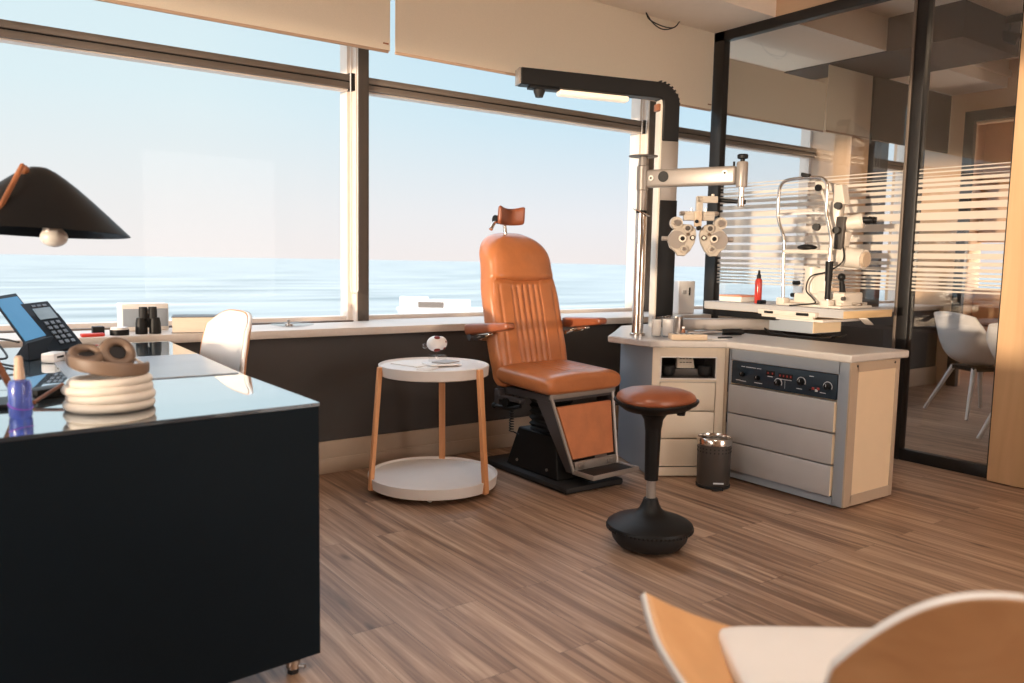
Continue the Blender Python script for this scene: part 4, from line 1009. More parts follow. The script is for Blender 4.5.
# small things on the instrument table
z = 0.9525
o = thing('boxed_book', (4.33, 3.44, z), 'flat white box with a pink lid lying on the end of the instrument table', 'box')
B(Matrix.Translation((4.30, 3.42, z)) @ rotm(0.05)).box((0, 0, 0.016), (0.20, 0.17, 0.032), None, 0.002).build('box_tray', 'paper', o)
B(Matrix.Translation((4.30, 3.42, z)) @ rotm(0.05)).box((0, 0, 0.036), (0.205, 0.175, 0.010), None, 0.002).build('box_lid', 'pink', o)
o = thing('spray_bottle', (4.20, 3.20, z), 'red bottle with a black nozzle on the instrument table', 'bottle')
c = (4.20, 3.20, z)
B().lathe([(0.0, 0.0), (0.020, 0.0), (0.022, 0.006), (0.022, 0.135), (0.018, 0.150), (0.011, 0.156), (0.0, 0.156)], c, 28, cap=False).build('bottle_body', 'red_liquid', o)
B().lathe([(0.0, 0.152), (0.013, 0.152), (0.013, 0.175), (0.008, 0.182), (0.006, 0.205), (0.0, 0.206)], c, 20, cap=False).build('nozzle', 'black', o)
o = B().bx(4.13, 4.19, 3.13, 3.155, z, z+0.024, 0.003).build('lens_case', 'navy_plastic', None); tag(o, 'small navy case beside the foot of the chin rest frame', 'case')

# small things on the worktop
def jar(x, y, r_, h, m, label):
    t = thing('glass_jar', (x, y, WT), label, 'jar')
    B().lathe([(0.0, 0.0), (r_*0.86, 0.0), (r_*0.90, 0.004), (r_, h), (r_-0.003, h), (r_*0.88, 0.006), (0.0, 0.006)], (x, y, WT), 28, cap=False).build('jar_glass', 'clear', t)
    B().lathe([(0.0, 0.008), (r_*0.84, 0.008), (r_*0.90, h*0.85), (0.0, h*0.85)], (x, y, WT), 24, cap=False).build('contents', m, t)
jar(3.372, 3.258, 0.030, 0.115, 'paper', 'clear jar of white cotton pads against the chrome post')
jar(3.430, 3.225, 0.036, 0.118, 'white', 'wider clear jar holding white swabs near the column stand')
jar(3.530, 3.305, 0.026, 0.112, 'steel', 'narrow clear jar holding steel instruments beside the table pivot')
o = thing('instrument_tray', (3.42, 3.06, WT), 'small cream tray with slots lying on the worktop above the pedestal', 'tray')
M = Matrix.Translation((3.41, 3.055, WT)) @ rotm(math.radians(-32))
B(M).box((0, 0, 0.016), (0.20, 0.085, 0.032), None, 0.004).build('tray_block', 'taupe', o)
for i in range(4): B(M).box((-0.07+0.03*i, -0.01, 0.030), (0.012, 0.04, 0.008), None, 0.001).build('slot', 'dark_grey', o)
o = thing('bottle', (3.50, 3.16, WT), 'tiny brown glass bottle behind the cream tray', 'bottle')
B().lathe([(0.0, 0.0), (0.012, 0.0), (0.012, 0.036), (0.006, 0.042), (0.006, 0.05), (0.0, 0.05)], (3.50, 3.17, WT), 18, cap=False).build('bottle_body', 'brown_wood', o)
B().lathe([(0.0, 0.05), (0.008, 0.05), (0.008, 0.06), (0.0, 0.06)], (3.50, 3.17, WT), 16, cap=False).build('cap', 'white', o)
o = thing('ophthalmoscope', (3.80, 3.17, WT), 'ophthalmoscope with a thick black handle lying on the worktop', 'instrument')
B().cyl((3.925, 3.100, WT+0.019), (3.835, 3.165, WT+0.017), 0.019, 0.018, 20).cyl((3.925, 3.100, WT+0.019), (3.94, 3.09, WT+0.019), 0.017, 0.012, 20).build('handle', 'black', o)
B().cyl((3.835, 3.165, WT+0.017), (3.66, 3.245, WT+0.014), 0.008, 0.006, 16).cyl((3.67, 3.240, WT+0.014), (3.63, 3.258, WT+0.014), 0.014, 0.012, 16).build('head', 'steel', o)
o = B(Matrix.Translation((3.60, 3.07, WT)) @ rotm(math.radians(-30))).box((0, 0, 0.001), (0.15, 0.21, 0.002)).build('paper_sheet', 'paper', None); tag(o, 'white sheet of paper beside the cream tray', 'paper')
o = thing('pen', (3.63, 3.02, WT), 'thin black pen lying on the white sheet of paper', 'pen'); B().cyl((3.60, 3.00, WT+0.0065), (3.70, 2.985, WT+0.0065), 0.0042, seg=10).build('barrel', 'black', o); B().cyl((3.70, 2.985, WT+0.0065), (3.712, 2.983, WT+0.0065), 0.0042, 0.001, 10).build('tip', 'steel', o)
# white switch box on the sill
o = thing('power_supply', (4.705, 4.29, 0.807), 'white wall unit with a small switch standing on the sill between column and glass wall', 'box')
B(Matrix.Translation((4.705, 4.29, 0.807))).bx(-0.09, 0.09, -0.05, 0.05, 0, 0.25, 0.006).build('casing', 'white', o)
B(Matrix.Translation((4.705, 4.29, 0.807))).bx(0.02, 0.035, -0.055, -0.049, 0.14, 0.20, 0.002).build('switch', 'black', o)
B(Matrix.Translation((4.705, 4.29, 0.807))).bx(-0.05, -0.01, -0.054, -0.049, 0.15, 0.18, 0.001).build('socket_plate', 'cab_grey', o)

# ================================================================== DESK AND WHAT STANDS ON IT
DZ = 0.790
def desk():
    t = thing('desk', (-0.15, 2.95, 0), 'long navy desk with a mirror glass top in front of the window', 'desk')
    fy = lambda x: 2.127+(x-0.875)*0.085
    P1 = [(0.875, fy(0.875)), (0.862, 2.766), (-1.25, 2.766), (-1.25, fy(-1.25))]
    P2 = [(0.864, 2.774), (0.897, 4.0), (-1.25, 4.0), (-1.25, 2.774)]
    B().prism(P1, DZ-0.010, DZ).build('near_glass_top', 'desk_glass', t)
    B().prism(P2, DZ-0.010, DZ).build('far_glass_top', 'desk_glass', t)
    B().prism([(0.872, fy(0.875)+0.004), (0.859, 2.768), (-1.245, 2.768), (-1.245, fy(-1.25)+0.004)], DZ-0.045, DZ-0.010).build('near_top_board', 'navy', t)
    B().prism([(0.861, 2.772), (0.893, 3.995), (-1.245, 3.995), (-1.245, 2.772)], DZ-0.045, DZ-0.010).build('far_top_board', 'navy', t)
    B().prism([(0.873, fy(0.875)+0.002), (0.873, fy(0.875)+0.022), (-1.25, fy(-1.25)+0.022), (-1.25, fy(-1.25)+0.002)], 0.055, DZ-0.011).build('front_panel', 'navy', t)
    B().prism([(0.84, 3.90), (0.84, 3.92), (-1.2, 3.92), (-1.2, 3.90)], 0.30, DZ-0.045).build('rear_panel', 'navy', t)
    for x, y in ((0.805, fy(0.805)+0.045), (0.80, 3.86), (-1.18, 2.05), (-1.18, 3.86)):
        l = B().cyl((x, y, 0.016), (x, y, 0.75), 0.020, seg=20).build('leg', 'chrome', t)
        B().cyl((x, y, 0.0), (x, y, 0.018), 0.016, seg=18).build('rubber_foot', 'rubber', l)
        B().cyl((x+0.014, y-0.014, 0.022), (x+0.026, y-0.026, 0.022), 0.007, seg=10).build('levelling_screw', 'steel', l)
desk()
o = B().prism([(0.35, 2.79), (0.855, 2.79), (0.875, 3.40), (0.36, 3.40)], DZ+0.0005, DZ+0.0035).build('desk_pad', 'pad', None)
tag(o, 'pale grey writing pad lying flat on the far half of the glass desk', 'desk pad')

# desk lamp
def lamp():
    c = V((0.262, 2.68, 1.25))
    t = thing('desk_lamp', (0.16, 2.47, DZ), 'black conical desk lamp on a jointed wooden arm', 'lamp')
    prof = [(0.238, 0.0), (0.18, 0.056), (0.14, 0.094), (0.10, 0.130), (0.07, 0.154), (0.045, 0.172), (0.022, 0.184), (0.0, 0.187)]
    inner = [(r_*0.985, z_-0.006) for r_, z_ in prof[::-1]]; inner[-1] = (0.234, 0.0)
    B().lathe(prof+inner, c, 64, rotm(0, math.radians(-2), math.radians(2)), cap=False).build('lamp_shade', 'lamp_black', t, angle=60)
    d = V((0.033, -0.02, 0))
    B().lathe([(0.0, 0.10), (0.024, 0.10), (0.024, 0.02), (0.029, -0.008), (0.0, -0.008)][::-1], c+d, 24, rotm(0, 0.06, -0.12), cap=False).build('lamp_socket', 'head_cream', t)
    B().sph(c+d+V((0.002, 0, -0.012)), (0.036, 0.036, 0.028), 24).build('bulb', 'bulb', t)
    el = V((0.050, 2.43, 1.10)); ba = V((0.180, 2.475, DZ+0.012)); tp = V((0.222, 2.585, 1.432))
    def bar(a, b_, w_, h_):
        d_ = (b_-a); q = d_.to_track_quat('X', 'Z').to_matrix().to_4x4()
        return B(Matrix.Translation((a+b_)/2) @ q).box((0, 0, 0), (d_.length, w_, h_), None, 0.004)
    bar(ba, el, 0.016, 0.016).build('lower_arm', 'brown_wood', t)
    bar(el+V((0, -0.0, -0.01)), tp, 0.012, 0.012).build('upper_arm', 'brown_wood', t)
    B().cyl(el+V((-0.02, -0.012, 0)), el+V((0.02, 0.012, 0)), 0.014, seg=16).build('elbow_joint', 'black', t)
    B().sph(tp+V((0.004, 0.03, -0.012)), 0.013, 16).build('shade_joint', 'brown_wood', t)
    B().lathe([(0.0, 0.0), (0.07, 0.0), (0.072, 0.006), (0.068, 0.012), (0.0, 0.014)], (0.15, 2.50, DZ), 36, cap=False).build('base', 'lamp_black', t)
lamp()

# pen case and pen beside the lamp
o = B(Matrix.Translation((0.262, 2.60, DZ)) @ rotm(math.radians(33))).box((0, 0, 0.013), (0.115, 0.055, 0.026), None, 0.004).build('pen_case', 'black', None); tag(o, 'flat black case on the desk between the blue bottle and the headphones', 'case')
o = thing('pencil', (0.255, 2.50, DZ), 'copper coloured pencil leaning on the flat black case', 'pencil')
B().cyl((0.212, 2.448, DZ+0.010), (0.292, 2.562, DZ+0.036), 0.005, seg=10).build('barrel', 'brown_wood', o); B().cyl((0.292, 2.562, DZ+0.036), (0.297, 2.569, DZ+0.0377), 0.005, 0.001, 10).build('tip', 'black', o)

# blue spray bottle
c = V((0.170, 2.300, DZ))
o = thing('spray_bottle', c, 'small blue spray bottle with a beige nozzle on the mirror glass desk', 'bottle')
B().lathe([(0.0, 0.0), (0.023, 0.0), (0.026, 0.005), (0.026, 0.080), (0.022, 0.091), (0.011, 0.095), (0.0, 0.095)], c, 32, cap=False).build('bottle_body', 'blue_liquid', o)
B().lathe([(0.0, 0.092), (0.012, 0.092), (0.012, 0.110), (0.0105, 0.118), (0.009, 0.146), (0.006, 0.152), (0.0, 0.152)], c, 24, cap=False).build('nozzle', 'skin_plastic', o)
B().torus(c+V((0, 0, 0.03)), 0.0262, 0.002, rotm(0, 0.3, 0.2), 32, 6).build('label_band', mat('violet_band', (130, 70, 190), 0.4), o)

# coil of cream cable with headphones on it
c = V((0.375, 2.330, DZ))
b = B(); pts = []
def loop(R, z_, dx, dy, tz):
    return [(c.x+dx+R*math.cos(a), c.y+dy+R*math.sin(a), c.z+z_+tz*math.cos(a+1.0)) for a in [2*PI*i/48 for i in range(48)]]
for R, z_, dx, dy, tz in ((0.098, 0.013, 0, 0, 0.0), (0.095, 0.034, 0.004, -0.003, 0.002), (0.097, 0.054, -0.002, 0.004, 0.003), (0.090, 0.072, 0.003, 0.002, 0.004), (0.075, 0.016, 0, 0, 0.0), (0.072, 0.040, 0.003, 0.0, 0.0), (0.070, 0.060, 0.0, 0.002, 0.0)):
    b.tube(loop(R, z_, dx, dy, tz), 0.0128, 12, closed=True)
b.tube(ease([(c.x+0.098, c.y, c.z+0.013), (c.x+0.10, c.y+0.01, c.z+0.034), (c.x+0.094, c.y+0.02, c.z+0.054), (c.x+0.088, c.y+0.03, c.z+0.072)], 4), 0.0125, 10)
o = b.build('cable_coil', 'cable_cream', None, angle=70); tag(o, 'fat coil of cream cable lying on the front edge of the desk under headphones', 'cable')
b = None
def headphones():
    h = c+V((0.0, 0.005, 0.099))
    t = thing('headphones', h, 'taupe and cream headphones resting on the coil of cream cable', 'headphones')
    vd = V((0.158, 0.987, 0)); rd = V((0.987, -0.158, 0))       # into / across the desk
    # headband: wide flat arc sweeping round the front
    R = []
    n = 40
    for i in range(n+1):
        a = PI*(1.02+0.96*i/n)
        p = h+rd*(0.094*math.cos(a))+vd*(0.085*math.sin(a)+0.01)+V((0, 0, 0.020+0.014*math.cos(a)*-1-0.010*math.sin(a)*-1*0.8))
        o_ = (rd*math.cos(a)+vd*math.sin(a)).normalized()
        hh = 0.0185*(0.72+0.28*math.sin(PI*i/n)); tt = 0.006
        R.append([p+o_*tt*math.copysign(abs(math.cos(k))**0.6, math.cos(k))+V((0, 0, hh*math.copysign(abs(math.sin(k))**0.6, math.sin(k)))) for k in [2*PI*j/20 for j in range(20)]])
    B().rings(R).build('headband', 'head_brown', t, angle=60)
    # ear cups lie back to back behind the band
    for s_, oc, zc_, az_, til in ((0.020, 0.050, 0.036, 0.50, 0.25), (-0.052, 0.040, 0.030, 1.6, 0.1)):
        p = h+rd*s_+vd*oc+V((0, 0, zc_))
        ax = (vd*-0.75+V((0, 0, az_))+rd*til).normalized().to_track_quat('Z', 'Y').to_matrix().to_4x4()
        cup = B().lathe([(0.0, -0.030), (0.030, -0.028), (0.044, -0.016), (0.047, -0.002), (0.045, 0.004), (0.0, 0.004)], p, 36, ax, cap=False).build('ear_cup', 'head_cream', t)
        B().torus(p+(ax @ V((0, 0, 0.010))), 0.033, 0.0125, ax, 36, 12).build('ear_pad', 'head_brown', cup)
        B().lathe([(0.0, 0.005), (0.026, 0.005), (0.026, 0.007), (0.0, 0.007)], p, 24, ax, cap=False).build('speaker_cloth', 'grey_fabric', cup)
        B().torus(p, 0.0472, 0.003, ax, 40, 8).build('metal_ring', 'chrome', cup)
    for s_ in (-1, 1):
        a = h+rd*(0.093*s_)+vd*0.01+V((0, 0, 0.020+0.012*-s_))
        B().tube([a, a+vd*0.03+rd*(-0.018*s_)+V((0, 0, 0.006)), h+rd*(0.055*s_)+vd*0.055+V((0, 0, 0.03))], 0.004, 8).build('hinge_yoke', 'head_cream', t)
headphones()

# tablet on a stand
def tablet():
    t = thing('tablet', (0.32, 3.55, DZ), 'tablet with a glowing blue screen propped on a dark stand', 'tablet')
    BL, BR, TR, TL = V((0.285, 3.50, 0.847)), V((0.385, 3.666, 0.856)), V((0.292, 3.93, 1.022)), V((0.196, 3.763, 1.015))
    n = (BR-BL).cross(TL-BL).normalized()
    if n.y > 0: n = -n
    def quad(k, off):
        m = (BL+BR+TR+TL)/4
        return [m+(p-m)*k+n*off for p in (BL, BR, TR, TL)]
    B().hexa(quad(1.0, -0.006), quad(1.0, 0.0)).build('tablet_body', 'navy_plastic', t, bevel=0.002)
    m = (BL+BR+TR+TL)/4; ux = (BR-BL).normalized(); uy = (TL-BL).normalized()
    q = [BL+ux*0.010+uy*0.02, BR-ux*0.010+uy*0.02, TR-ux*0.010-uy*0.024, TL+ux*0.010-uy*0.024]
    B().hexa([p+n*0.0002 for p in q], [p+n*0.0012 for p in q]).build('screen', 'screen', t)
    B().hexa([(0.29, 3.46, DZ), (0.40, 3.60, DZ), (0.37, 3.72, DZ), (0.25, 3.60, DZ)], [BL+n*0.012, BR+n*0.012, BR-n*0.014+uy*0.01, BL-n*0.014+uy*0.01]).build('stand', 'navy_plastic', t, bevel=0.004)
    B().hexa([p-n*0.007 for p in (TR-uy*0.06, TR-uy*0.09, TR-uy*0.09-ux*0.006, TR-uy*0.06-ux*0.006)], [p+n*0.001 for p in (TR-uy*0.06+ux*0.003, TR-uy*0.09+ux*0.003, TR-uy*0.09, TR-uy*0.06)]).build('side_label', 'white', t)
tablet()

def phone():
    t = thing('desk_phone', (0.40, 3.66, DZ), 'dark office telephone with a keypad and raised back beside the tablet', 'telephone')
    BL, BR, TR, TL = V((0.368, 3.565, 0.812)), V((0.497, 3.640, 0.822)), V((0.405, 3.90, 0.985)), V((0.275, 3.825, 0.980))
    ux = (BR-BL); uy = (TL-BL); n = ux.cross(uy).normalized()
    if n.z < 0: n = -n
    F = lambda a, b_, h=0.0: BL+ux*a+uy*b_+n*h
    fl_ = lambda p: V((p.x, p.y, DZ+0.001))
    B().hexa([fl_(F(0, 0)), fl_(F(1, 0)), fl_(F(1, 0.8)), fl_(F(0, 0.8))], [F(0, 0), F(1, 0), F(1, 0.72), F(0, 0.72)]).build('foot_wedge', 'navy_plastic', t)
    B().hexa([F(0, 0, -0.022), F(1, 0, -0.022), F(1, 1, -0.022), F(0, 1, -0.022)], [F(0.01, 0), F(0.99, 0), F(0.99, 1), F(0.01, 1)]).build('phone_body', 'navy_plastic', t, bevel=0.003)
    B().hexa([F(0.38, 0.62, 0), F(0.90, 0.62, 0), F(0.90, 0.86, 0), F(0.38, 0.86, 0)], [F(0.38, 0.62, 0.002), F(0.90, 0.62, 0.002), F(0.90, 0.86, 0.002), F(0.38, 0.86, 0.002)]).build('display', 'lcd', t)
    k0 = None
    for r_ in range(5):
        for c_ in range(3):
            a0, b0 = 0.42+0.17*c_, 0.10+0.10*r_
            vv = [F(a0, b0, 0), F(a0+0.10, b0, 0), F(a0+0.10, b0+0.06, 0), F(a0, b0+0.06, 0)]
            B().hexa(vv, [p+n*0.004 for p in vv]).build('key', 'keycap', t)
    for c_ in range(3):
        a0 = 0.42+0.16*c_; vv = [F(a0, 0.89, 0), F(a0+0.11, 0.89, 0), F(a0+0.11, 0.93, 0), F(a0, 0.93, 0)]
        B().hexa(vv, [p+n*0.003 for p in vv]).build('function_key', 'keycap', t)
phone()
o = B(Matrix.Translation((0.468, 3.495, DZ)) @ rotm(math.radians(50))).box((0, 0, 0.012), (0.20, 0.05, 0.024), None, 0.009, 3).box((0.075, 0, 0.022), (0.05, 0.055, 0.02), None, 0.007).box((-0.075, 0, 0.022), (0.05, 0.055, 0.02), None, 0.007).build('phone_handset', 'black', None)
tag(o, 'black handset lying on the desk in front of the office telephone', 'handset')
cb = B()
cb.tube(ease([(0.10, 2.95, DZ+0.005), (0.19, 3.10, DZ+0.006), (0.16, 3.30, DZ+0.03), (0.22, 3.45, DZ+0.02), (0.20, 3.62, DZ+0.07), (0.27, 3.58, DZ+0.06)], 6), 0.004, 8)
tag(cb.build('charging_cable', 'black', None, angle=70), 'thin black charging cable curling across the desk below the tablet', 'cable')
cb = B()
cb.tube(ease([(-0.02, 3.75, DZ+0.16), (0.10, 3.76, DZ+0.09), (0.17, 3.72, DZ+0.05), (0.17, 3.50, DZ+0.008), (0.20, 3.36, DZ+0.006), (0.25, 3.20, DZ+0.006), (0.22, 3.05, DZ+0.006)], 6), 0.004, 8)
tag(cb.build('phone_cable', 'black', None, angle=70), 'black phone cable hanging over the stand of the tablet', 'cable')
o = thing('card_reader', (0.362, 3.40, DZ), 'small white box with a dark slot on the desk below the tablet', 'box')
M = Matrix.Translation((0.362, 3.40, DZ)) @ rotm(math.radians(58))
B(M).box((0, 0, 0.018), (0.085, 0.05, 0.036), None, 0.006).build('casing', 'white', o)
B(M).box((0.0, -0.0245, 0.02), (0.05, 0.004, 0.008), None, 0.001).build('slot', 'black', o)
o = B(Matrix.Translation((0.13, 3.10, DZ)) @ rotm(0.5)).box((0, 0, 0.02), (0.07, 0.05, 0.04), None, 0.006).build('power_adapter', 'black', None); tag(o, 'small black power adapter on the desk under the lamp', 'adapter')

# ------------------------------------------------------------------ window sill
SZ = 0.8075
def binoculars():
    t = thing('binoculars', (0.855, 4.20, SZ), 'black binoculars standing upright on the window sill', 'binoculars')
    for s_ in (-1, 1):
        x = 0.855+0.031*s_
        b = B().lathe([(0.0, 0.0), (0.027, 0.0), (0.0275, 0.01), (0.026, 0.052), (0.021, 0.078), (0.0, 0.080)], (x, 4.20, SZ), 28, cap=False)
        br = b.build('barrel', 'black', t)
        B().lathe([(0.0, 0.074), (0.0205, 0.074), (0.0205, 0.110), (0.0185, 0.130), (0.0, 0.130)], (x-0.010*s_, 4.20, SZ), 24, cap=False).build('eyecup', 'rubber', br)
    B().cyl((0.855, 4.20, SZ+0.03), (0.855, 4.20, SZ+0.10), 0.009, seg=16).bx(0.835, 0.875, 4.192, 4.208, SZ+0.05, SZ+0.08).build('hinge_bridge', 'black', t)
    B().cyl((0.855, 4.195, SZ+0.098), (0.855, 4.195, SZ+0.115), 0.010, seg=18).build('focus_wheel', 'dark_grey', t)
binoculars()
def book(name, x, y, w_, d_, h, rz, label):
    t = thing(name, (x, y, SZ), label, 'book')
    M = Matrix.Translation((x, y, SZ)) @ rotm(math.radians(rz))
    B(M).bx(0.004, w_-0.004, 0.004, d_, 0.003, h-0.003).build('page_block', 'pages', t)
    B(M).bx(0, w_, 0, d_, 0.0, 0.003).bx(0, w_, 0, d_, h-0.003, h).bx(0, w_, d_-0.002, d_+0.002, 0, h).build('book_cover', 'dark_grey', t)
book('thick_book', 0.955, 4.175, 0.255, 0.17, 0.080, -16, 'thick book lying on the sill behind the white desk chair')
o = thing('white_carton', (0.87, 4.43, SZ), 'white carton standing on the sill behind the binoculars', 'box')
B().bx(0.77, 0.99, 4.38, 4.50, SZ, SZ+0.135, 0.002).build('carton_body', 'paper', o)
B().bx(0.775, 0.985, 4.372, 4.382, SZ+0.02, SZ+0.11, 0.001).build('carton_label', 'cab_frame', o)
o = B().bx(0.612, 0.662, 4.19, 4.235, SZ, SZ+0.042, 0.003).build('black_carton', 'black', None); tag(o, 'little black carton on the sill beside the red case', 'box')
o = thing('lens_tin', (0.72, 4.19, SZ), 'flat round black tin with a white lid on the sill beside the binoculars', 'tin')
B().lathe([(0.0, 0.0), (0.042, 0.0), (0.042, 0.026), (0.0, 0.026)], (0.725, 4.19, SZ), 32, cap=False).build('tin_body', 'black', o)
B().lathe([(0.0, 0.026), (0.040, 0.026), (0.038, 0.036), (0.0, 0.038)], (0.725, 4.19, SZ), 32, cap=False).build('tin_lid', 'white', o)
o = B(Matrix.Translation((0.605, 4.155, SZ)) @ rotm(0.1)).box((0, 0, 0.008), (0.10, 0.035, 0.016), None, 0.005).build('red_case', 'red_plastic', None); tag(o, 'small flat red case on the window sill', 'case')
o = thing('glass_dish', (1.62, 4.33, SZ), 'shallow clear glass dish with a metal knob on the window sill', 'dish')
B().lathe([(0.0, 0.0), (0.07, 0.0), (0.115, 0.010), (0.118, 0.014), (0.11, 0.012), (0.068, 0.004), (0.0, 0.004)], (1.62, 4.32, SZ), 48, cap=False).build('dish', 'clear', o)
B().lathe([(0.0, 0.004), (0.022, 0.004), (0.020, 0.016), (0.008, 0.020), (0.010, 0.036), (0.0, 0.038)], (1.60, 4.32, SZ), 24, cap=False).build('knob', 'steel', o)
struct(B().bx(-3.2, 2.07, 4.50, 4.53, 0.807, 0.816, 0.002), 'trim_9', 'bronze')

# ================================================================== SHELL CHAIRS
def shell_chair(name, x, y, rz, keys, outer, rim, label, lining=None, cushion=None, legs='beech', thick=0.012, cat='chair', group=None, leg_r=0.016, splay=0.22):
    t = thing(name, (x, y, 0), label, cat, group)
    M = Matrix.Translation((x, y, 0)) @ rotm(rz)
    def K(v):
        for a, b_ in zip(keys, keys[1:]):
            if v <= b_[0]:
                k = (v-a[0])/(b_[0]-a[0]); return a, b_, k
        return keys[-2], keys[-1], 1.0
    def spl(v, idx):
        vs_ = [k[0] for k in keys]; n = len(vs_)
        i = max(0, min(n-2, next((j for j in range(n-1) if v <= vs_[j+1]), n-2)))
        t_ = (v-vs_[i])/(vs_[i+1]-vs_[i])
        a, b_, c_, d_ = (keys[max(i-1, 0)][idx], keys[i][idx], keys[i+1][idx], keys[min(i+2, n-1)][idx])
        return 0.5*((2*b_)+(c_-a)*t_+(2*a-5*b_+4*c_-d_)*t_**2+(3*b_-a-3*c_+d_)*t_**3)
    def P(u, v):
        s_ = 2*u-1; cy, cz, hw, lift, fwd, p = [spl(v, i) for i in range(1, 7)]
        return (s_*hw, cy+fwd*abs(s_)**p, cz+lift*abs(s_)**p)
    o = B(M).grid(P, 40, 56).build('seat_shell', outer, t, angle=60)
    o.data.materials.append(MT[rim])
    md = o.modifiers.new('solid', 'SOLIDIFY'); md.thickness = thick; md.offset = 0; md.material_offset_rim = 1; md.use_even_offset = False
    if lining:
        def Q(u, v):
            e = 1e-3
            a = V(P(min(u+e, 1), v))-V(P(max(u-e, 0), v)); b_ = V(P(u, min(v+e, 1)))-V(P(u, max(v-e, 0)))
            n = a.cross(b_).normalized()
            if n.z+0.6*n.y*(1 if True else 0) < 0: n = -n
            return V(P(u, v))+n*(thick*0.5+0.003)
        B(M).grid(lambda u, v: Q(0.012+0.976*u, 0.008+0.984*v), 40, 56).build('shell_lining', lining, t, angle=60)
    if cushion:
        cx, cy0, cy1, hw, z0, z1, m = cushion
        R = []
        for j in range(25):
            v = j/24; e = max(0.03, 1-abs(2*v-1)**10)**0.4
            R.append([(cx+hw*(0.86+0.14*e)*math.copysign(abs(math.cos(a))**0.3, math.cos(a)), cy0+(cy1-cy0)*v, (z0+z1)/2+(z1-z0)/2*e*math.copysign(abs(math.sin(a))**0.5, math.sin(a))) for a in [2*PI*k/48 for k in range(48)]])
        B(M).rings(R).build('seat_cushion', m, t, angle=60)
    zs = spl(0.3, 2)
    B(M).bx(-0.14, 0.14, -0.14, 0.14, zs-0.045, zs-0.012, 0.004).build('under_frame', 'black', t)
    for sx_ in (-1, 1):
        for sy_ in (-1, 1):
            B(M).cyl((sx_*0.12, sy_*0.12, zs-0.02), (sx_*splay, sy_*splay, 0.0), leg_r, leg_r*0.65, 18).build('leg', legs, t)
    return t
fwd_ang = -math.radians(35.838)
# keys: v, centre y, centre z, half width, edge lift, edge forward, power   (+y = facing)
K_arm = [(0, 0.20, 0.500, 0.362, 0.105, -0.05, 2.3), (0.25, 0.06, 0.475, 0.345, 0.075, -0.01, 2.6), (0.5, -0.12, 0.470, 0.275, 0.020, 0.02, 2.6), (0.68, -0.225, 0.56, 0.230, -0.045, 0.05, 2.6), (0.86, -0.265, 0.70, 0.195, -0.10, 0.045, 2.6), (1, -0.285, 0.797, 0.180, -0.115, 0.04, 2.4)]
cx, cy = 0.5853*1.25+0.8108*0.605, 0.8108*1.25-0.5853*0.605
shell_chair('armchair', cx, cy, fwd_ang, K_arm, 'veneer', 'white', 'wood veneer shell chair with a white rim and white seat cushion', cushion=(0.0, -0.16, 0.185, 0.225, 0.492, 0.545, 'white'), thick=0.015)
K_desk = [(0, 0.22, 0.46, 0.20, -0.01, 0, 2), (0.3, 0.05, 0.455, 0.225, 0.03, 0, 2.4), (0.5, -0.12, 0.475, 0.245, 0.05, 0.03, 2.4), (0.64, -0.20, 0.57, 0.250, 0.03, 0.06, 2.4), (0.85, -0.235, 0.80, 0.250, -0.005, 0.065, 2.4), (1, -0.25, 0.965, 0.235, -0.075, 0.06, 3.4)]
shell_chair('desk_chair', 0.81, 3.42, math.radians(93), K_desk, 'beech', 'white', 'white shell chair with a wooden back pushed in at the long desk', lining='white', thick=0.016, legs='beech')
K_tub = [(0, 0.24, 0.43, 0.25, 0.20, -0.02, 2.6), (0.3, 0.06, 0.41, 0.28, 0.23, 0.0, 2.8), (0.5, -0.14, 0.43, 0.28, 0.26, 0.0, 2.8), (0.66, -0.24, 0.54, 0.27, 0.20, 0.05, 2.6), (1, -0.30, 0.84, 0.25, -0.03, 0.06, 2.4)]
shell_chair('meeting_chair', 6.95, 3.10, math.radians(-118), K_tub, 'white', 'white', 'white tub chair on splayed legs behind the glass door', legs='white', splay=0.26, leg_r=0.02, group=None)
shell_chair('meeting_chair', 6.25, 2.40, math.radians(-80), K_tub, 'white', 'white', 'white tub chair mostly hidden behind the timber panel, one leg showing', legs='white', splay=0.26, leg_r=0.02)

# ================================================================== NEXT ROOM AND ODDS AND ENDS
o = thing('meeting_table', (7.75, 3.0, 0), 'round brown table behind the white tub chair beyond the glass door', 'table')
B().lathe([(0.0, 0.70), (0.50, 0.70), (0.51, 0.715), (0.50, 0.735), (0.0, 0.735)], (7.75, 3.0, 0), 48, cap=False).build('table_top', 'brown_wood', o)
B().lathe([(0.0, 0.0), (0.24, 0.0), (0.24, 0.015), (0.04, 0.03), (0.035, 0.70), (0.0, 0.70)], (7.75, 3.0, 0), 32, cap=False).build('pedestal', 'black', o)
o = thing('track_light', (6.95, 3.0, 3.05), 'black ceiling track with a spotlight in the next room', 'lamp')
B().bx(6.93, 6.965, 2.2, 3.35, 3.10, 3.16, 0.003).build('track', 'black', o)
for y in (3.05, 2.6):
    k = B().cyl((6.95, y, 3.10), (6.95, y, 3.04), 0.012).cyl((6.93, y+0.07, 3.03), (6.97, y-0.06, 2.97), 0.042, 0.046, 24).build('spotlight', 'black', o)
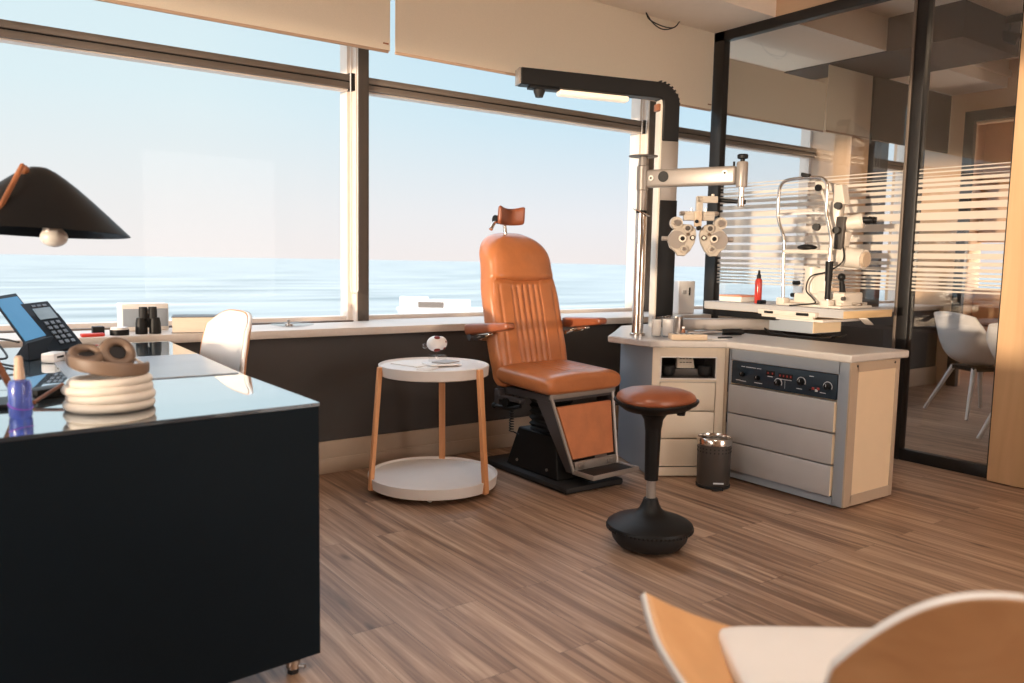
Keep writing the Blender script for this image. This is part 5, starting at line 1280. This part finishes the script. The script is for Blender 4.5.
o = thing('switch_plate', (8.0, 4.165, 2.5), None, None)
bpy.data.objects.remove(o)
o = thing('loose_wire', (4.26, 4.15, 2.80), 'loose black wires hanging in a loop from the soffit above the blind', 'wire')
for k in range(2):
    pts = ease([(4.09, 4.16, 2.908), (4.12+0.03*k, 4.15, 2.86-0.015*k), (4.24, 4.14, 2.835-0.02*k), (4.36, 4.15, 2.85), (4.43, 4.16, 2.908)], 6)
    B().tube(pts, 0.004, 8).build('wire_loop', 'black', o, angle=70)
o = thing('ship', (294, 494, -41), 'small white ship on the sea beyond the window', 'ship')
Ms = Matrix.Translation((294, 494, -41)) @ rotm(math.radians(-33)) @ Matrix.Scale(1.14, 4)
B(Ms).hexa([(-24, -4, 0), (24, -4, 0), (24, 4, 0), (-24, 4, 0)], [(-27, -5, 6), (27, -5, 6), (27, 5, 6), (-27, 5, 6)]).build('hull', 'hull', o)
B(Ms).bx(-25, -8, -4, 4, 6, 12.5).bx(-8, 18, -4, 4, 6, 11).build('cabin', 'hull', o)
B(Ms).bx(-14, 2, -4.25, -4.0, 5.5, 10).build('cabin_windows', 'dark_grey', o)
# fill light added out of view to brighten the next room
o = thing('ceiling_fill_light', (6.4, 2.2, 3.1), 'added square fill light on the ceiling of the next room', 'lamp')
B().bx(6.1, 6.7, 1.3, 1.9, 3.12, 3.16, 0.004).build('fill_light_frame', 'white_metal', o)
B().bx(6.13, 6.67, 1.33, 1.87, 3.112, 3.121).build('light_diffuser', mat('added_fill_diffuser', (250, 240, 225), 0.6, emit=((255, 226, 192), 7.0)), o)

# fill light added out of view to brighten the visitor chair and floor
o = thing('ceiling_fill_light', (1.1, 0.55, 3.11), 'added square fill light on the ceiling above the wooden shell chair', 'lamp')
B().bx(0.7, 1.5, 0.15, 0.95, 3.12, 3.16, 0.004).build('fill_light_frame', 'white_metal', o)
B().bx(0.73, 1.47, 0.18, 0.92, 3.112, 3.121).build('light_diffuser', mat('added_ceiling_fill', (250, 244, 236), 0.6, emit=((255, 240, 222), 17.0)), o)
